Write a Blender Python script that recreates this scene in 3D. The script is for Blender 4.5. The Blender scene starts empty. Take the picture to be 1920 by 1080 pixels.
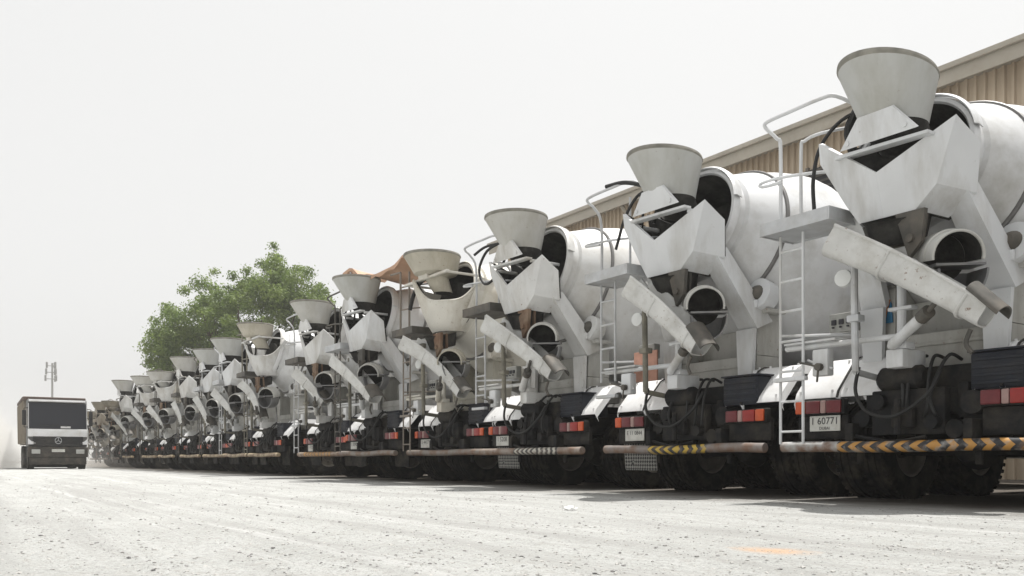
import bpy, bmesh, math, random
from mathutils import Vector, Matrix, noise
R = math.radians
sc = bpy.context.scene
COL = sc.collection

# ------------------------------------------------------------------ camera
FPX, HOR, CAMH = 1600.0, 862.0, 0.40
TH = math.atan(1078 / FPX)
VX, VY = -math.cos(TH), math.sin(TH)
RX, RY = math.sin(TH), math.cos(TH)
cd = bpy.data.cameras.new("camera")
cam = bpy.data.objects.new("camera", cd)
COL.objects.link(cam)
cd.sensor_width = 36.0
cd.lens = 36.0 * FPX / 1920.0
cd.shift_y = (HOR - 540.0) / 1920.0
cd.clip_end = 3000.0
cd.clip_start = 0.05
cam.location = (0, 0, CAMH)
cam.rotation_euler = (R(90), 0, math.atan2(-VX, VY))
sc.camera = cam


def at(px, dist):
    """ground position `dist` metres deep along the view, under picture column px"""
    l = (px - 960) / FPX
    return Vector(((VX + l * RX) * dist, (VY + l * RY) * dist, 0))


# ------------------------------------------------------------------ materials
MATS = {}


def mat(name, rgb, rough=0.6, metal=0.0, var=0.12, scale=6.0, bump=0.0, spec=0.4, dirt=None, dirt_amt=0.0, dirt_scale=3.0, rust=0.0, streak=False):
    if name in MATS:
        return MATS[name]
    m = bpy.data.materials.new(name)
    m.use_nodes = True
    nt = m.node_tree
    N, L = nt.nodes, nt.links
    b = N["Principled BSDF"]
    b.inputs["Roughness"].default_value = rough
    b.inputs["Metallic"].default_value = metal
    b.inputs["Specular IOR Level"].default_value = spec
    tc = N.new("ShaderNodeTexCoord")
    oi = N.new("ShaderNodeObjectInfo")
    off = N.new("ShaderNodeVectorMath"); off.operation = 'MULTIPLY_ADD'
    comb = N.new("ShaderNodeCombineXYZ")
    for i in range(3):
        L.new(oi.outputs["Random"], comb.inputs[i])
    off.inputs[1].default_value = (37.0, 53.0, 71.0)
    L.new(comb.outputs[0], off.inputs[0])
    L.new(tc.outputs["Object"], off.inputs[2])
    n1 = N.new("ShaderNodeTexNoise"); n1.inputs["Scale"].default_value = scale; n1.inputs["Detail"].default_value = 6
    L.new(off.outputs[0], n1.inputs["Vector"])
    cr = N.new("ShaderNodeMapRange")
    cr.inputs["From Min"].default_value = 0.3; cr.inputs["From Max"].default_value = 0.7
    cr.inputs["To Min"].default_value = 1 - var; cr.inputs["To Max"].default_value = 1 + var * 0.6
    L.new(n1.outputs["Fac"], cr.inputs["Value"])
    mul = N.new("ShaderNodeVectorMath"); mul.operation = 'SCALE'
    mul.inputs[0].default_value = rgb
    L.new(cr.outputs[0], mul.inputs["Scale"])
    out = mul.outputs[0]

    def overlay(out, color, amt, sc_, lo, hi, stretch):
        mp = N.new("ShaderNodeMapping")
        mp.inputs["Scale"].default_value = (1, 1, 0.25) if stretch else (1, 1, 1)
        L.new(off.outputs[0], mp.inputs["Vector"])
        n2 = N.new("ShaderNodeTexNoise"); n2.inputs["Scale"].default_value = sc_; n2.inputs["Detail"].default_value = 8
        n2.inputs["Roughness"].default_value = 0.65
        L.new(mp.outputs[0], n2.inputs["Vector"])
        r = N.new("ShaderNodeMapRange")
        r.inputs["From Min"].default_value = lo; r.inputs["From Max"].default_value = hi
        r.inputs["To Max"].default_value = amt
        L.new(n2.outputs["Fac"], r.inputs["Value"])
        mx = N.new("ShaderNodeMix"); mx.data_type = 'RGBA'
        L.new(r.outputs[0], mx.inputs["Factor"])
        L.new(out, mx.inputs["A"])
        mx.inputs["B"].default_value = (*color, 1)
        return mx.outputs["Result"]
    if dirt is not None:
        out = overlay(out, dirt, dirt_amt, dirt_scale, 0.45, 0.75, streak)
    if rust > 0:
        out = overlay(out, (0.17, 0.095, 0.055), min(.9, rust * 1.3), 21.0, 0.70 - 0.09 * rust, 0.78 - 0.06 * rust, False)
    L.new(out, b.inputs["Base Color"])
    if bump > 0:
        bp = N.new("ShaderNodeBump"); bp.inputs["Strength"].default_value = bump; bp.inputs["Distance"].default_value = 0.02
        n3 = N.new("ShaderNodeTexNoise"); n3.inputs["Scale"].default_value = scale * 5; n3.inputs["Detail"].default_value = 4
        L.new(off.outputs[0], n3.inputs["Vector"])
        L.new(n3.outputs["Fac"], bp.inputs["Height"])
        L.new(bp.outputs[0], b.inputs["Normal"])
    MATS[name] = m
    return m


GRADE = {
    0: mat("white_paint_clean", (0.63, 0.64, 0.65), 0.42, var=0.08, scale=2.0, dirt=(0.31, 0.29, 0.25), dirt_amt=0.85, dirt_scale=2.2, streak=True, rust=0.35, bump=0.06),
    1: mat("white_paint_worn", (0.62, 0.62, 0.61), 0.5, var=0.12, scale=2.5, dirt=(0.29, 0.26, 0.21), dirt_amt=0.9, dirt_scale=2.6, streak=True, rust=0.75, bump=0.1),
    2: mat("beige_paint_worn", (0.62, 0.60, 0.545), 0.55, var=0.10, scale=2.5, dirt=(0.34, 0.28, 0.19), dirt_amt=0.7, dirt_scale=2.6, streak=True, rust=0.9, bump=0.12),
    3: mat("dusty_tan_paint", (0.42, 0.38, 0.32), 0.6, var=0.15, scale=2.5, dirt=(0.25, 0.19, 0.13), dirt_amt=0.7, dirt_scale=2.6, streak=True, rust=0.9, bump=0.12),
}
DRUM = {
    0: mat("drum_paint_clean", (0.64, 0.645, 0.65), 0.35, var=0.04, scale=1.2, dirt=(0.33, 0.315, 0.28), dirt_amt=0.75, dirt_scale=1.8, rust=0.25),
    1: mat("drum_paint_worn", (0.62, 0.62, 0.61), 0.42, var=0.07, scale=1.5, dirt=(0.33, 0.30, 0.25), dirt_amt=0.65, dirt_scale=1.9, rust=0.5),
    2: mat("drum_paint_beige", (0.62, 0.60, 0.54), 0.5, var=0.1, scale=1.5, dirt=(0.33, 0.27, 0.18), dirt_amt=0.6, dirt_scale=1.7, rust=0.5),
    3: mat("drum_paint_dusty", (0.42, 0.38, 0.32), 0.55, var=0.1, scale=1.5, dirt=(0.25, 0.2, 0.14), dirt_amt=0.6, dirt_scale=1.7, rust=0.5),
}
HOP = {
    0: mat("hopper_grey_white", (0.47, 0.475, 0.46), 0.6, var=0.06, scale=2.5, dirt=(0.33, 0.32, 0.28), dirt_amt=0.8, dirt_scale=3.0, streak=True, rust=.5, bump=0.08),
    1: mat("hopper_stained", (0.49, 0.485, 0.46), 0.65, var=0.1, scale=3, dirt=(0.33, 0.31, 0.26), dirt_amt=0.8, dirt_scale=3.0, streak=True, rust=0.7, bump=0.12),
    2: mat("hopper_beige", (0.47, 0.44, 0.37), 0.7, var=0.12, scale=3, dirt=(0.28, 0.25, 0.18), dirt_amt=0.9, dirt_scale=3.0, streak=True, rust=0.8, bump=0.15),
    3: mat("hopper_dusty", (0.36, 0.33, 0.27), 0.7, var=0.12, scale=3, dirt=(0.22, 0.18, 0.12), dirt_amt=0.9, dirt_scale=3.0, streak=True, rust=0.8, bump=0.15),
}
M_PED = {g_: mat("pedestal_grimy_%d" % g_, c_, .6, var=.15, scale=3, dirt=(.20, .185, .15), dirt_amt=.8, dirt_scale=3.0, streak=True, rust=.9, bump=.12) for g_, c_ in ((0, (.47, .47, .46)), (1, (.43, .425, .40)), (2, (.42, .40, .34)), (3, (.30, .27, .22)))}
M_POST = mat("post_grimy", (.17, .16, .13), .75, var=.3, scale=6, dirt=(.32, .29, .23), dirt_amt=.6)
M_CHUTE = mat("chute_paint_scraped", (.58, .58, .565), .55, var=.12, scale=4, dirt=(.35, .335, .30), dirt_amt=.7, dirt_scale=5.0, rust=1.0, bump=.15)
M_RIM = mat("rim_edge_cement", (0.25, 0.24, 0.21), 0.8, var=0.3, scale=8, bump=0.3)
M_BLACK = mat("chassis_black", (0.013, 0.013, 0.014), 0.7, spec=.2, var=0.4, scale=5, dirt=(0.11, 0.095, 0.075), dirt_amt=0.5, dirt_scale=3, bump=0.2)
M_BLUEBLK = mat("box_blue_black", (0.016, 0.019, 0.028), 0.5, spec=.25, var=0.3, scale=5, dirt=(0.08, 0.07, 0.06), dirt_amt=0.4, dirt_scale=3)
M_TYRE = mat("tyre_rubber", (0.013, 0.013, 0.013), 0.85, spec=.2, var=0.3, scale=9, dirt=(0.13, 0.11, 0.085), dirt_amt=0.55, dirt_scale=4, bump=0.2)
M_WHEEL = mat("wheel_steel_dusty", (0.22, 0.20, 0.17), 0.7, metal=0.2, var=0.3)
M_STEEL = mat("galvanised_grey", (0.50, 0.51, 0.52), 0.45, metal=0.35, var=0.15, scale=7, dirt=(0.25, 0.22, 0.18), dirt_amt=0.5, rust=0.4)
M_DARKSTEEL = mat("dark_steel", (0.10, 0.095, 0.085), 0.65, metal=0.3, var=0.3, scale=6, dirt=(0.2, 0.16, 0.12), dirt_amt=0.5, rust=0.4)
M_RUST = mat("rusty_iron", (0.16, 0.095, 0.06), 0.85, var=0.4, scale=7, dirt=(0.32, 0.25, 0.18), dirt_amt=0.7, bump=0.3)
M_DARK = mat("inside_cement_shade", (0.025, 0.024, 0.022), 0.9, var=0.4, scale=6, dirt=(0.09, 0.085, 0.075), dirt_amt=0.7, bump=0.3)  # inside of drum, bowls and spouts: cement crust darkened to stand for shade
M_HOSE = mat("hose_rubber", (0.018, 0.018, 0.018), 0.6, var=0.3)
M_FENDER = mat("fender_white_plastic", (0.80, 0.80, 0.80), 0.35, var=0.05, dirt=(0.45, 0.42, 0.37), dirt_amt=0.35, dirt_scale=5)
M_RED = mat("lens_red", (0.27, 0.016, 0.012), 0.25, var=0.12, scale=20)
M_DARKRED = mat("lens_dull_red", (0.13, 0.014, 0.018), 0.3, var=0.2, scale=20)
M_AMBER = mat("lens_amber", (0.50, 0.075, 0.015), 0.25, var=0.12, scale=20)
M_CLEAR = mat("lens_clear", (0.34, 0.22, 0.20), 0.3, var=0.12, scale=20)
M_PLATE = mat("plate_white", (0.62, 0.62, 0.58), 0.5, var=0.12, dirt=(0.3, 0.27, 0.22), dirt_amt=0.5, dirt_scale=8)
M_INK = mat("plate_ink", (0.03, 0.03, 0.035), 0.6, var=0.05)
M_ORANGE = mat("sticker_orange", (0.50, 0.20, 0.06), 0.5, var=0.15)
M_BLUE = mat("sticker_blue", (0.03, 0.16, 0.30), 0.5, var=0.15)
M_PINK = mat("faded_red_board", (0.50, 0.27, 0.20), 0.7, var=0.2, scale=8)
M_GLASS = mat("cab_glass_dark", (0.02, 0.022, 0.03), 0.12, var=0.05, spec=0.22)
M_GAUGE = mat("control_panel_grey", (0.16, 0.16, 0.15), 0.6, var=0.2)
M_CANVAS = mat("tan_canvas", (0.50, 0.32, 0.22), 0.85, var=0.15, scale=4, bump=0.3)
M_TIP = mat("tipper_tan", (0.32, 0.28, 0.225), 0.75, var=0.2, scale=2, dirt=(0.24, 0.18, 0.12), dirt_amt=0.7, dirt_scale=2, streak=True)
M_TIPRIM = mat("tipper_rim_brown", (0.12, 0.085, 0.07), 0.8, var=0.3, scale=4)
M_DTWHITE = mat("dump_cab_white", (0.76, 0.76, 0.77), 0.5, var=0.08, dirt=(0.35, 0.31, 0.25), dirt_amt=0.5, dirt_scale=3)
M_DTGREY = mat("dump_cab_dark_plastic", (0.025, 0.025, 0.027), 0.7, spec=.2, var=0.2, dirt=(0.10, 0.09, 0.075), dirt_amt=0.5, dirt_scale=3)
M_DTLOW = mat("dump_dusty_bumper", (0.05, 0.045, 0.04), 0.8, spec=.2, var=0.2, dirt=(0.12, 0.10, 0.08), dirt_amt=0.7, dirt_scale=3)


def plaid_mat(name, c1, c2, scale):
    m = bpy.data.materials.new(name); m.use_nodes = True
    N, L = m.node_tree.nodes, m.node_tree.links
    b = N["Principled BSDF"]; b.inputs["Roughness"].default_value = 0.6
    tc = N.new("ShaderNodeTexCoord")
    mp = N.new("ShaderNodeMapping"); mp.inputs["Rotation"].default_value = (0, R(45), 0)
    ck = N.new("ShaderNodeTexChecker"); ck.inputs["Scale"].default_value = scale
    ck.inputs["Color1"].default_value = (*c1, 1); ck.inputs["Color2"].default_value = (*c2, 1)
    L.new(tc.outputs["Object"], mp.inputs["Vector"]); L.new(mp.outputs[0], ck.inputs["Vector"])
    L.new(ck.outputs["Color"], b.inputs["Base Color"])
    return m


M_CHECK = plaid_mat("checkered_flap", (0.02, 0.02, 0.02), (0.24, 0.235, 0.215), 32)


def stripe_mat(name, x0, x1, c1, c2, base, k=7.0, alt=1.0):
    """bumper bar: painted chevrons between x0 and x1 of the bar, bare or rusty pipe elsewhere"""
    m = bpy.data.materials.new(name); m.use_nodes = True
    N, L = m.node_tree.nodes, m.node_tree.links
    b = N["Principled BSDF"]; b.inputs["Roughness"].default_value = 0.55
    tc = N.new("ShaderNodeTexCoord"); sp = N.new("ShaderNodeSeparateXYZ")
    L.new(tc.outputs["Object"], sp.inputs[0])

    def M(op, a, b_=None):
        n = N.new("ShaderNodeMath"); n.operation = op
        for i, v in enumerate((a, b_)):
            if v is None: continue
            if isinstance(v, (int, float)): n.inputs[i].default_value = v
            else: L.new(v, n.inputs[i])
        return n.outputs[0]
    x, z = sp.outputs["X"], sp.outputs["Z"]
    mid = (x0 + x1) / 2
    ax = M('ABSOLUTE', M('SUBTRACT', x, mid))
    zz = M('ABSOLUTE', M('ADD', z, 0.0))
    u = M('FRACT', M('MULTIPLY', M('ADD', ax, M('MULTIPLY', zz, alt)), k))
    st = M('GREATER_THAN', u, 0.48)
    n1 = N.new("ShaderNodeTexNoise"); n1.inputs["Scale"].default_value = 14; n1.inputs["Detail"].default_value = 8
    L.new(tc.outputs["Object"], n1.inputs["Vector"])
    wear = N.new("ShaderNodeMapRange"); wear.inputs["From Min"].default_value = 0.49; wear.inputs["From Max"].default_value = 0.66; wear.inputs["To Max"].default_value = 0.75
    L.new(n1.outputs["Fac"], wear.inputs["Value"])
    mx = N.new("ShaderNodeMix"); mx.data_type = 'RGBA'
    mx.inputs["A"].default_value = (*c1, 1); mx.inputs["B"].default_value = (*c2, 1)
    L.new(st, mx.inputs["Factor"])
    inside = M('MULTIPLY', M('GREATER_THAN', x, x0), M('LESS_THAN', x, x1))
    inside = M('MULTIPLY', inside, M('SUBTRACT', 1.0, wear.outputs[0]))
    n2 = N.new("ShaderNodeTexNoise"); n2.inputs["Scale"].default_value = 5; n2.inputs["Detail"].default_value = 8
    L.new(tc.outputs["Object"], n2.inputs["Vector"])
    mb = N.new("ShaderNodeMix"); mb.data_type = 'RGBA'
    mb.inputs["A"].default_value = (*base, 1); mb.inputs["B"].default_value = (0.17, 0.10, 0.065, 1)
    rr = N.new("ShaderNodeMapRange"); rr.inputs["From Min"].default_value = 0.45; rr.inputs["From Max"].default_value = 0.62
    L.new(n2.outputs["Fac"], rr.inputs["Value"]); L.new(rr.outputs[0], mb.inputs["Factor"])
    mo = N.new("ShaderNodeMix"); mo.data_type = 'RGBA'
    L.new(inside, mo.inputs["Factor"]); L.new(mb.outputs["Result"], mo.inputs["A"]); L.new(mx.outputs["Result"], mo.inputs["B"])
    L.new(mo.outputs["Result"], b.inputs["Base Color"])
    return m


# ------------------------------------------------------------------ mesh builder
class MB:
    def __init__(s):
        s.bm = bmesh.new()
        s.mi = 0

    def _mark(s, before):
        for f in s.bm.faces:
            if f not in before:
                f.material_index = s.mi

    def face(s, pts):
        vs = [s.bm.verts.new(p) for p in pts]
        f = s.bm.faces.new(vs); f.material_index = s.mi
        return f

    def box(s, lo, hi, bev=0.0, mtx=None):
        lo, hi = Vector(lo), Vector(hi)
        c = (lo + hi) / 2; d = hi - lo
        t = bmesh.new()
        bmesh.ops.create_cube(t, size=1.0, matrix=Matrix.Translation(c) @ Matrix.Diagonal((d.x, d.y, d.z, 1)))
        if bev > 0:
            bmesh.ops.bevel(t, geom=t.edges[:], offset=min(bev, min(d) * 0.45), segments=2, profile=0.5, affect='EDGES')
        s._merge(t, mtx)

    def _merge(s, t, mtx=None):
        if mtx is not None:
            bmesh.ops.transform(t, matrix=mtx, verts=t.verts)
        mp = {}
        for v in t.verts:
            mp[v] = s.bm.verts.new(v.co)
        for f in t.faces:
            try:
                nf = s.bm.faces.new([mp[v] for v in f.verts]); nf.material_index = s.mi
            except ValueError:
                pass
        t.free()

    def prism(s, poly, off):
        """polygon (3-D points) given thickness by the vector off"""
        off = Vector(off)
        a = [Vector(p) for p in poly]; b = [p + off for p in a]
        s.face(a[::-1]); s.face(b)
        n = len(a)
        for i in range(n):
            j = (i + 1) % n
            s.face([a[i], a[j], b[j], b[i]])

    def slab(s, quads, th):
        """sheet of faces given thickness th along each vertex normal"""
        t = bmesh.new(); cache = {}
        def V(p):
            k = tuple(round(c, 4) for c in p)
            if k not in cache: cache[k] = t.verts.new(p)
            return cache[k]
        for q in quads:
            try: t.faces.new([V(p) for p in q])
            except ValueError: pass
        bmesh.ops.recalc_face_normals(t, faces=t.faces[:])
        bmesh.ops.solidify(t, geom=t.faces[:], thickness=th)
        s._merge(t)

    def tube(s, pts, r, seg=8, smooth=0, closed=False):
        pts = [Vector(p) for p in pts]
        if smooth:
            out = []
            n = len(pts)
            for i in range(n - 1):
                p0 = pts[max(i - 1, 0)]; p1 = pts[i]; p2 = pts[i + 1]; p3 = pts[min(i + 2, n - 1)]
                for k in range(smooth):
                    t = k / smooth
                    out.append(0.5 * ((2 * p1) + (p2 - p0) * t + (2 * p0 - 5 * p1 + 4 * p2 - p3) * t * t + (3 * p1 - p0 - 3 * p2 + p3) * t ** 3))
            out.append(pts[-1]); pts = out
        rs = r if isinstance(r, (list, tuple)) else [r] * len(pts)
        if len(rs) != len(pts):
            rs = [rs[0] + (rs[-1] - rs[0]) * i / (len(pts) - 1) for i in range(len(pts))]
        d0 = (pts[1] - pts[0]).normalized()
        up = Vector((0, 0, 1)) if abs(d0.z) < 0.9 else Vector((1, 0, 0))
        u = d0.cross(up).normalized()
        rings = []
        for i, p in enumerate(pts):
            if i == 0: d = d0
            elif i == len(pts) - 1: d = (pts[i] - pts[i - 1]).normalized()
            else:
                d = ((pts[i + 1] - pts[i]).normalized() + (pts[i] - pts[i - 1]).normalized())
                d = d.normalized() if d.length > 1e-6 else (pts[i + 1] - pts[i]).normalized()
            u = (u - d * u.dot(d))
            u = u.normalized() if u.length > 1e-6 else d.orthogonal().normalized()
            w = d.cross(u)
            rings.append([s.bm.verts.new(p + (u * math.cos(2 * math.pi * k / seg) + w * math.sin(2 * math.pi * k / seg)) * rs[i]) for k in range(seg)])
        for a, b in zip(rings, rings[1:]):
            for k in range(seg):
                f = s.bm.faces.new((a[k], a[(k + 1) % seg], b[(k + 1) % seg], b[k])); f.material_index = s.mi
        if not closed:
            f = s.bm.faces.new(rings[0][::-1]); f.material_index = s.mi
            f = s.bm.faces.new(rings[-1]); f.material_index = s.mi

    def lathe(s, prof, origin, axis, seg=32, a0=0.0, a1=2 * math.pi, mats=None):
        """profile [(along, radius)] turned round axis through origin"""
        o = Vector(origin); d = Vector(axis).normalized()
        up = Vector((0, 0, 1)) if abs(d.z) < 0.9 else Vector((0, 1, 0))
        u = d.cross(up).normalized(); w = d.cross(u)
        full = abs(a1 - a0 - 2 * math.pi) < 1e-6
        cnt = seg if full else seg + 1
        rings = []
        for (t, r) in prof:
            c = o + d * t
            if r < 1e-6:
                rings.append([s.bm.verts.new(c)])
            else:
                rings.append([s.bm.verts.new(c + (u * math.cos(a0 + (a1 - a0) * k / seg) + w * math.sin(a0 + (a1 - a0) * k / seg)) * r) for k in range(cnt)])
        for i, (a, b) in enumerate(zip(rings, rings[1:])):
            for k in range(seg):
                j = (k + 1) % cnt
                if len(a) == 1 and len(b) == 1: continue
                vs = [a[0], b[j], b[k]] if len(a) == 1 else ([a[k], a[j], b[0]] if len(b) == 1 else [a[k], a[j], b[j], b[k]])
                f = s.bm.faces.new(vs); f.material_index = mats[i] if mats else s.mi

    def loft(s, rings, close=False, cap=False):
        V = [[s.bm.verts.new(p) for p in r] for r in rings]
        n = len(V[0])
        for a, b in zip(V, V[1:]):
            for k in range(n if close else n - 1):
                j = (k + 1) % n
                f = s.bm.faces.new((a[k], a[j], b[j], b[k])); f.material_index = s.mi
        if cap:
            for r in (V[0][::-1], V[-1]):
                f = s.bm.faces.new(r); f.material_index = s.mi

    def solid(s, rings, th, cap_ends=False):
        t = MB(); t.loft(rings)
        bmesh.ops.recalc_face_normals(t.bm, faces=t.bm.faces[:])
        bmesh.ops.solidify(t.bm, geom=t.bm.faces[:], thickness=th)
        s._merge(t.bm)

    def mesh(s, name, mats, angle=32, norm=True):
        if norm:
            bmesh.ops.recalc_face_normals(s.bm, faces=s.bm.faces[:])
        me = bpy.data.meshes.new(name)
        s.bm.to_mesh(me); s.bm.free()
        for m in (mats if isinstance(mats, (list, tuple)) else [mats]):
            me.materials.append(m)
        me.shade_smooth()
        me.set_sharp_from_angle(angle=R(angle))
        return me


CACHE = {}


def cached(key, fn):
    if key not in CACHE:
        CACHE[key] = fn()
    return CACHE[key]


def link(name, me, parent=None, loc=None):
    o = bpy.data.objects.new(name, me)
    COL.objects.link(o)
    if parent is not None:
        o.parent = parent
    if loc is not None:
        o.location = loc
    return o


def empty(name, loc, rz=0.0):
    o = bpy.data.objects.new(name, None)
    COL.objects.link(o)
    o.location = loc
    o.rotation_euler = (0, 0, rz)
    o.empty_display_size = 0.3
    return o


def tag(o, label=None, cat=None, group=None, kind=None):
    if label: o["label"] = label
    if cat: o["category"] = cat
    if group: o["group"] = group
    if kind: o["kind"] = kind
    return o


def text_mesh(txt, size):
    cu = bpy.data.curves.new("lettering", 'FONT')
    cu.body = txt; cu.size = size; cu.align_x = 'CENTER'; cu.align_y = 'CENTER'; cu.extrude = 0.0
    cu.resolution_u = 3
    o = bpy.data.objects.new("lettering", cu); COL.objects.link(o)
    dg = bpy.context.evaluated_depsgraph_get()
    me = bpy.data.meshes.new_from_object(o.evaluated_get(dg))
    t = bmesh.new(); t.from_mesh(me)
    bpy.data.objects.remove(o); bpy.data.curves.remove(cu); bpy.data.meshes.remove(me)
    return t


# ------------------------------------------------------------------ the mixer truck
AX = Vector((0, 0.968, -0.25)).normalized()
DO = Vector((0, 0.42, 3.12))


def drum_pt(s):
    return DO + AX * s


def tyre_mesh():
    b = MB()
    Rr, w = 0.525, 0.27
    prof = [(-w * .42, .29), (-w * .5, .33), (-w * .5, .47), (-w * .44, .505), (-w * .38, .52)]
    xs = [-.38, -.24, -.22, -.10, -.08, .08, .10, .22, .24, .38]
    rr = [.525, .525, .508, .508, .525, .525, .508, .508, .525, .525]
    prof += [(w * a, r) for a, r in zip(xs, rr)]
    prof += [(w * .44, .505), (w * .5, .47), (w * .5, .33), (w * .42, .29)]
    b.lathe(prof, (0, 0, 0), (1, 0, 0), 40)
    # shoulder lugs
    for k in range(40):
        a = 2 * math.pi * k / 40
        m = Matrix.Rotation(a, 4, 'X')
        for sx in (-1, 1):
            b.box((sx * w * .43 - .016, -.018, .503), (sx * w * .43 + .016, .018, .527), 0, m)
    return b.mesh("tyre", M_TYRE)


def rim_mesh():
    b = MB()
    b.lathe([(-.10, .295), (-.09, .27), (-.02, .25), (.0, .13), (.02, .0)], (0, 0, 0), (1, 0, 0), 24)
    b.lathe([(.12, .295), (.11, .27), (.03, .25), (.02, .13)], (0, 0, 0), (1, 0, 0), 24)
    return b.mesh("rim", M_WHEEL)


def hub_mesh():
    b = MB()
    b.lathe([(-.08, .0), (-.08, .08), (.03, .11), (.05, .13), (.05, .0)], (0, 0, 0), (1, 0, 0), 16)
    for k in range(8):
        a = 2 * math.pi * k / 8
        c = Vector((.05, .17 * math.cos(a), .17 * math.sin(a)))
        b.tube([c - Vector((.04, 0, 0)), c + Vector((.03, 0, 0))], .016, 6)
    return b.mesh("wheel", M_DARKSTEEL)


def put_wheel(root, x, y, flip):
    w = link("wheel", cached("hub", hub_mesh), root, (x, y, 0.515))
    w.rotation_euler = (random.uniform(0, 6), 0, 0 if flip else math.pi)
    link("tyre", cached("tyre", tyre_mesh), w)
    link("rim", cached("rimw", rim_mesh), w)


def chassis_mesh():
    b = MB()
    for sx in (-1, 1):
        b.box((sx * .43 - .045, .42, .76), (sx * .43 + .045, 8.3, 1.06), .01)
        b.box((sx * .43 - .07, .95, 1.062), (sx * .43 + .07, 5.6, 1.16), .01)
    for y in (.45, 1.9, 3.4, 4.8, 6.3):
        b.box((-.385, y, .80), (.385, y + .12, 1.02), .01)
    b.box((-.36, .50, 1.00), (.95, .61, 1.22), .015)      # rear cross beam
    b.box((-.34, .30, .62), (.34, .40, 1.02), .015)        # rear plate with tow jaw
    b.box((-.10, .21, .68), (.10, .299, .86), .02)
    b.tube([(0, .16, .62), (0, .16, .93)], .03, 10)
    for (x, y, z, r, l) in ((-.25, .24, .92, .07, .1), (.26, .22, .72, .06, .12), (.55, .33, .88, .10, .2), (.42, .30, .66, .08, .15), (-.48, .36, .78, .08, .16)):
        b.tube([(x, y, z), (x, y + l, z)], r, 14)
    for sx in (-1, 1):                                       # light carriers
        b.box((sx * .9 - .28, .36, .60), (sx * .9 + .28, .42, .83), .01)
        b.box((sx * .60 - .17, .425, .70), (sx * .60 + .17, .47, .80), .008)
    b.box((-1.10, 1.42, .44), (1.10, 1.58, .60), .04)        # axles
    b.box((-1.10, 2.77, .44), (1.10, 2.93, .60), .04)
    b.box((-1.02, 6.93, .44), (1.02, 7.07, .58), .04)
    for y in (1.5, 2.85):
        b.lathe([(-.2, .0), (-.19, .14), (0, .22), (.19, .14), (.2, 0)], (0, y, .52), (0, 1, 0), 16)
    for sx in (-1, 1):                                       # leaf springs, tanks
        b.box((sx * .47 - .05, 1.3, .60), (sx * .47 + .05, 3.05, .74), .02)
        b.box((sx * .82 - .30, 3.75, .48), (sx * .82 + .30, 4.95, .98), .06)
    b.tube([(.2, .26, .60), (-.1, .22, .56), (-.5, .3, .62)], .018, 6, 5)
    return b.mesh("chassis_frame", M_BLACK)


def drum_mesh(g):
    b = MB()
    prof = [(.75, .0), (.55, .50), (.02, .575), (0, .59), (0, .625), (.05, .645), (.09, .64), (.11, .60), (.20, .615), (.22, .66), (.48, .80),
            (.56, .845), (.62, .872), (.70, .91), (.90, 1.0), (1.10, 1.075), (1.25, 1.115), (1.40, 1.13), (1.42, 1.134), (1.45, 1.13), (2.05, 1.13), (2.07, 1.134), (2.10, 1.13), (2.70, 1.12), (2.85, 1.09), (3.1, 1.03), (4.35, .60), (4.5, .5), (4.52, .0)]
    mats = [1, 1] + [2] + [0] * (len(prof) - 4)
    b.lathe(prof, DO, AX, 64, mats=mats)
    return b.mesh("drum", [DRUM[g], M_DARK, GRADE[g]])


def ring_mesh():
    b = MB()
    b.lathe([(.585, .84), (.585, .878), (.592, .888), (.616, .890), (.624, .885), (.624, .86)], DO, AX, 64)
    return b.mesh("track_ring", mat("ring_steel", (.17, .165, .16), .5, metal=.4, var=.2))


def collar_mesh(g):
    """shiny guard strip curled over the upper right of the drum mouth"""
    b = MB()
    rings = []
    u = AX.cross(Vector((0, 0, 1))).normalized(); w = Vector((0, 0, 1)) - AX * AX.z; w.normalize()
    for (s, r) in ((-.03, .645), (.0, .668), (.08, .672)):
        rings.append([DO + AX * s + (u * math.sin(a) + w * math.cos(a)) * r for a in [R(-75 + 150 * k / 26) for k in range(27)]])
    b.solid(rings, .012)
    return b.mesh("mouth_guard", GRADE[g])


def hatch_mesh(g):
    b = MB()
    b.box((-.2, -.16, -.012), (.2, .16, .03), .02)
    for sx in (-1, 1):
        for sy in (-1, 1):
            b.tube([(sx * .15, sy * .11, .02), (sx * .15, sy * .11, .055)], .018, 6)
    return b.mesh("hatch", DRUM[g])


def pedestal_mesh(g):
    b = MB()
    b.box((-.66, .62, 1.165), (.66, 1.0, 1.56), .012)
    for sx in (-1, 1):
        lo, hi = (.40, .66) if sx > 0 else (-.66, -.40)
        b.prism([(lo, .62, 1.562), (hi, .62, 1.562), (hi, .62, 2.02), (lo, .62, 2.02)], (0, .38, 0))
        # roller shelf
        b.box((sx * .62 - .16, .66, 2.022), (sx * .62 + .16, .96, 2.07), .008)
        b.tube([(sx * .53, .585, 1.2), (sx * .53, .585, 1.52)], .012, 6)
        b.box((sx * .80 - .11, .66, 1.18), (sx * .80 + .11, .98, 1.36), .012)
    b.box((-.40, .90, 1.562), (.40, .94, 1.9), .0)
    b.box((-.5, .60, 1.44), (.5, .619, 1.475), .004)
    for k in range(9):
        b.tube([(-.56 + k * .14, .62, 1.22), (-.56 + k * .14, .605, 1.22)], .014, 6)
    return b.mesh("pedestal", M_PED[g])


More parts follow.
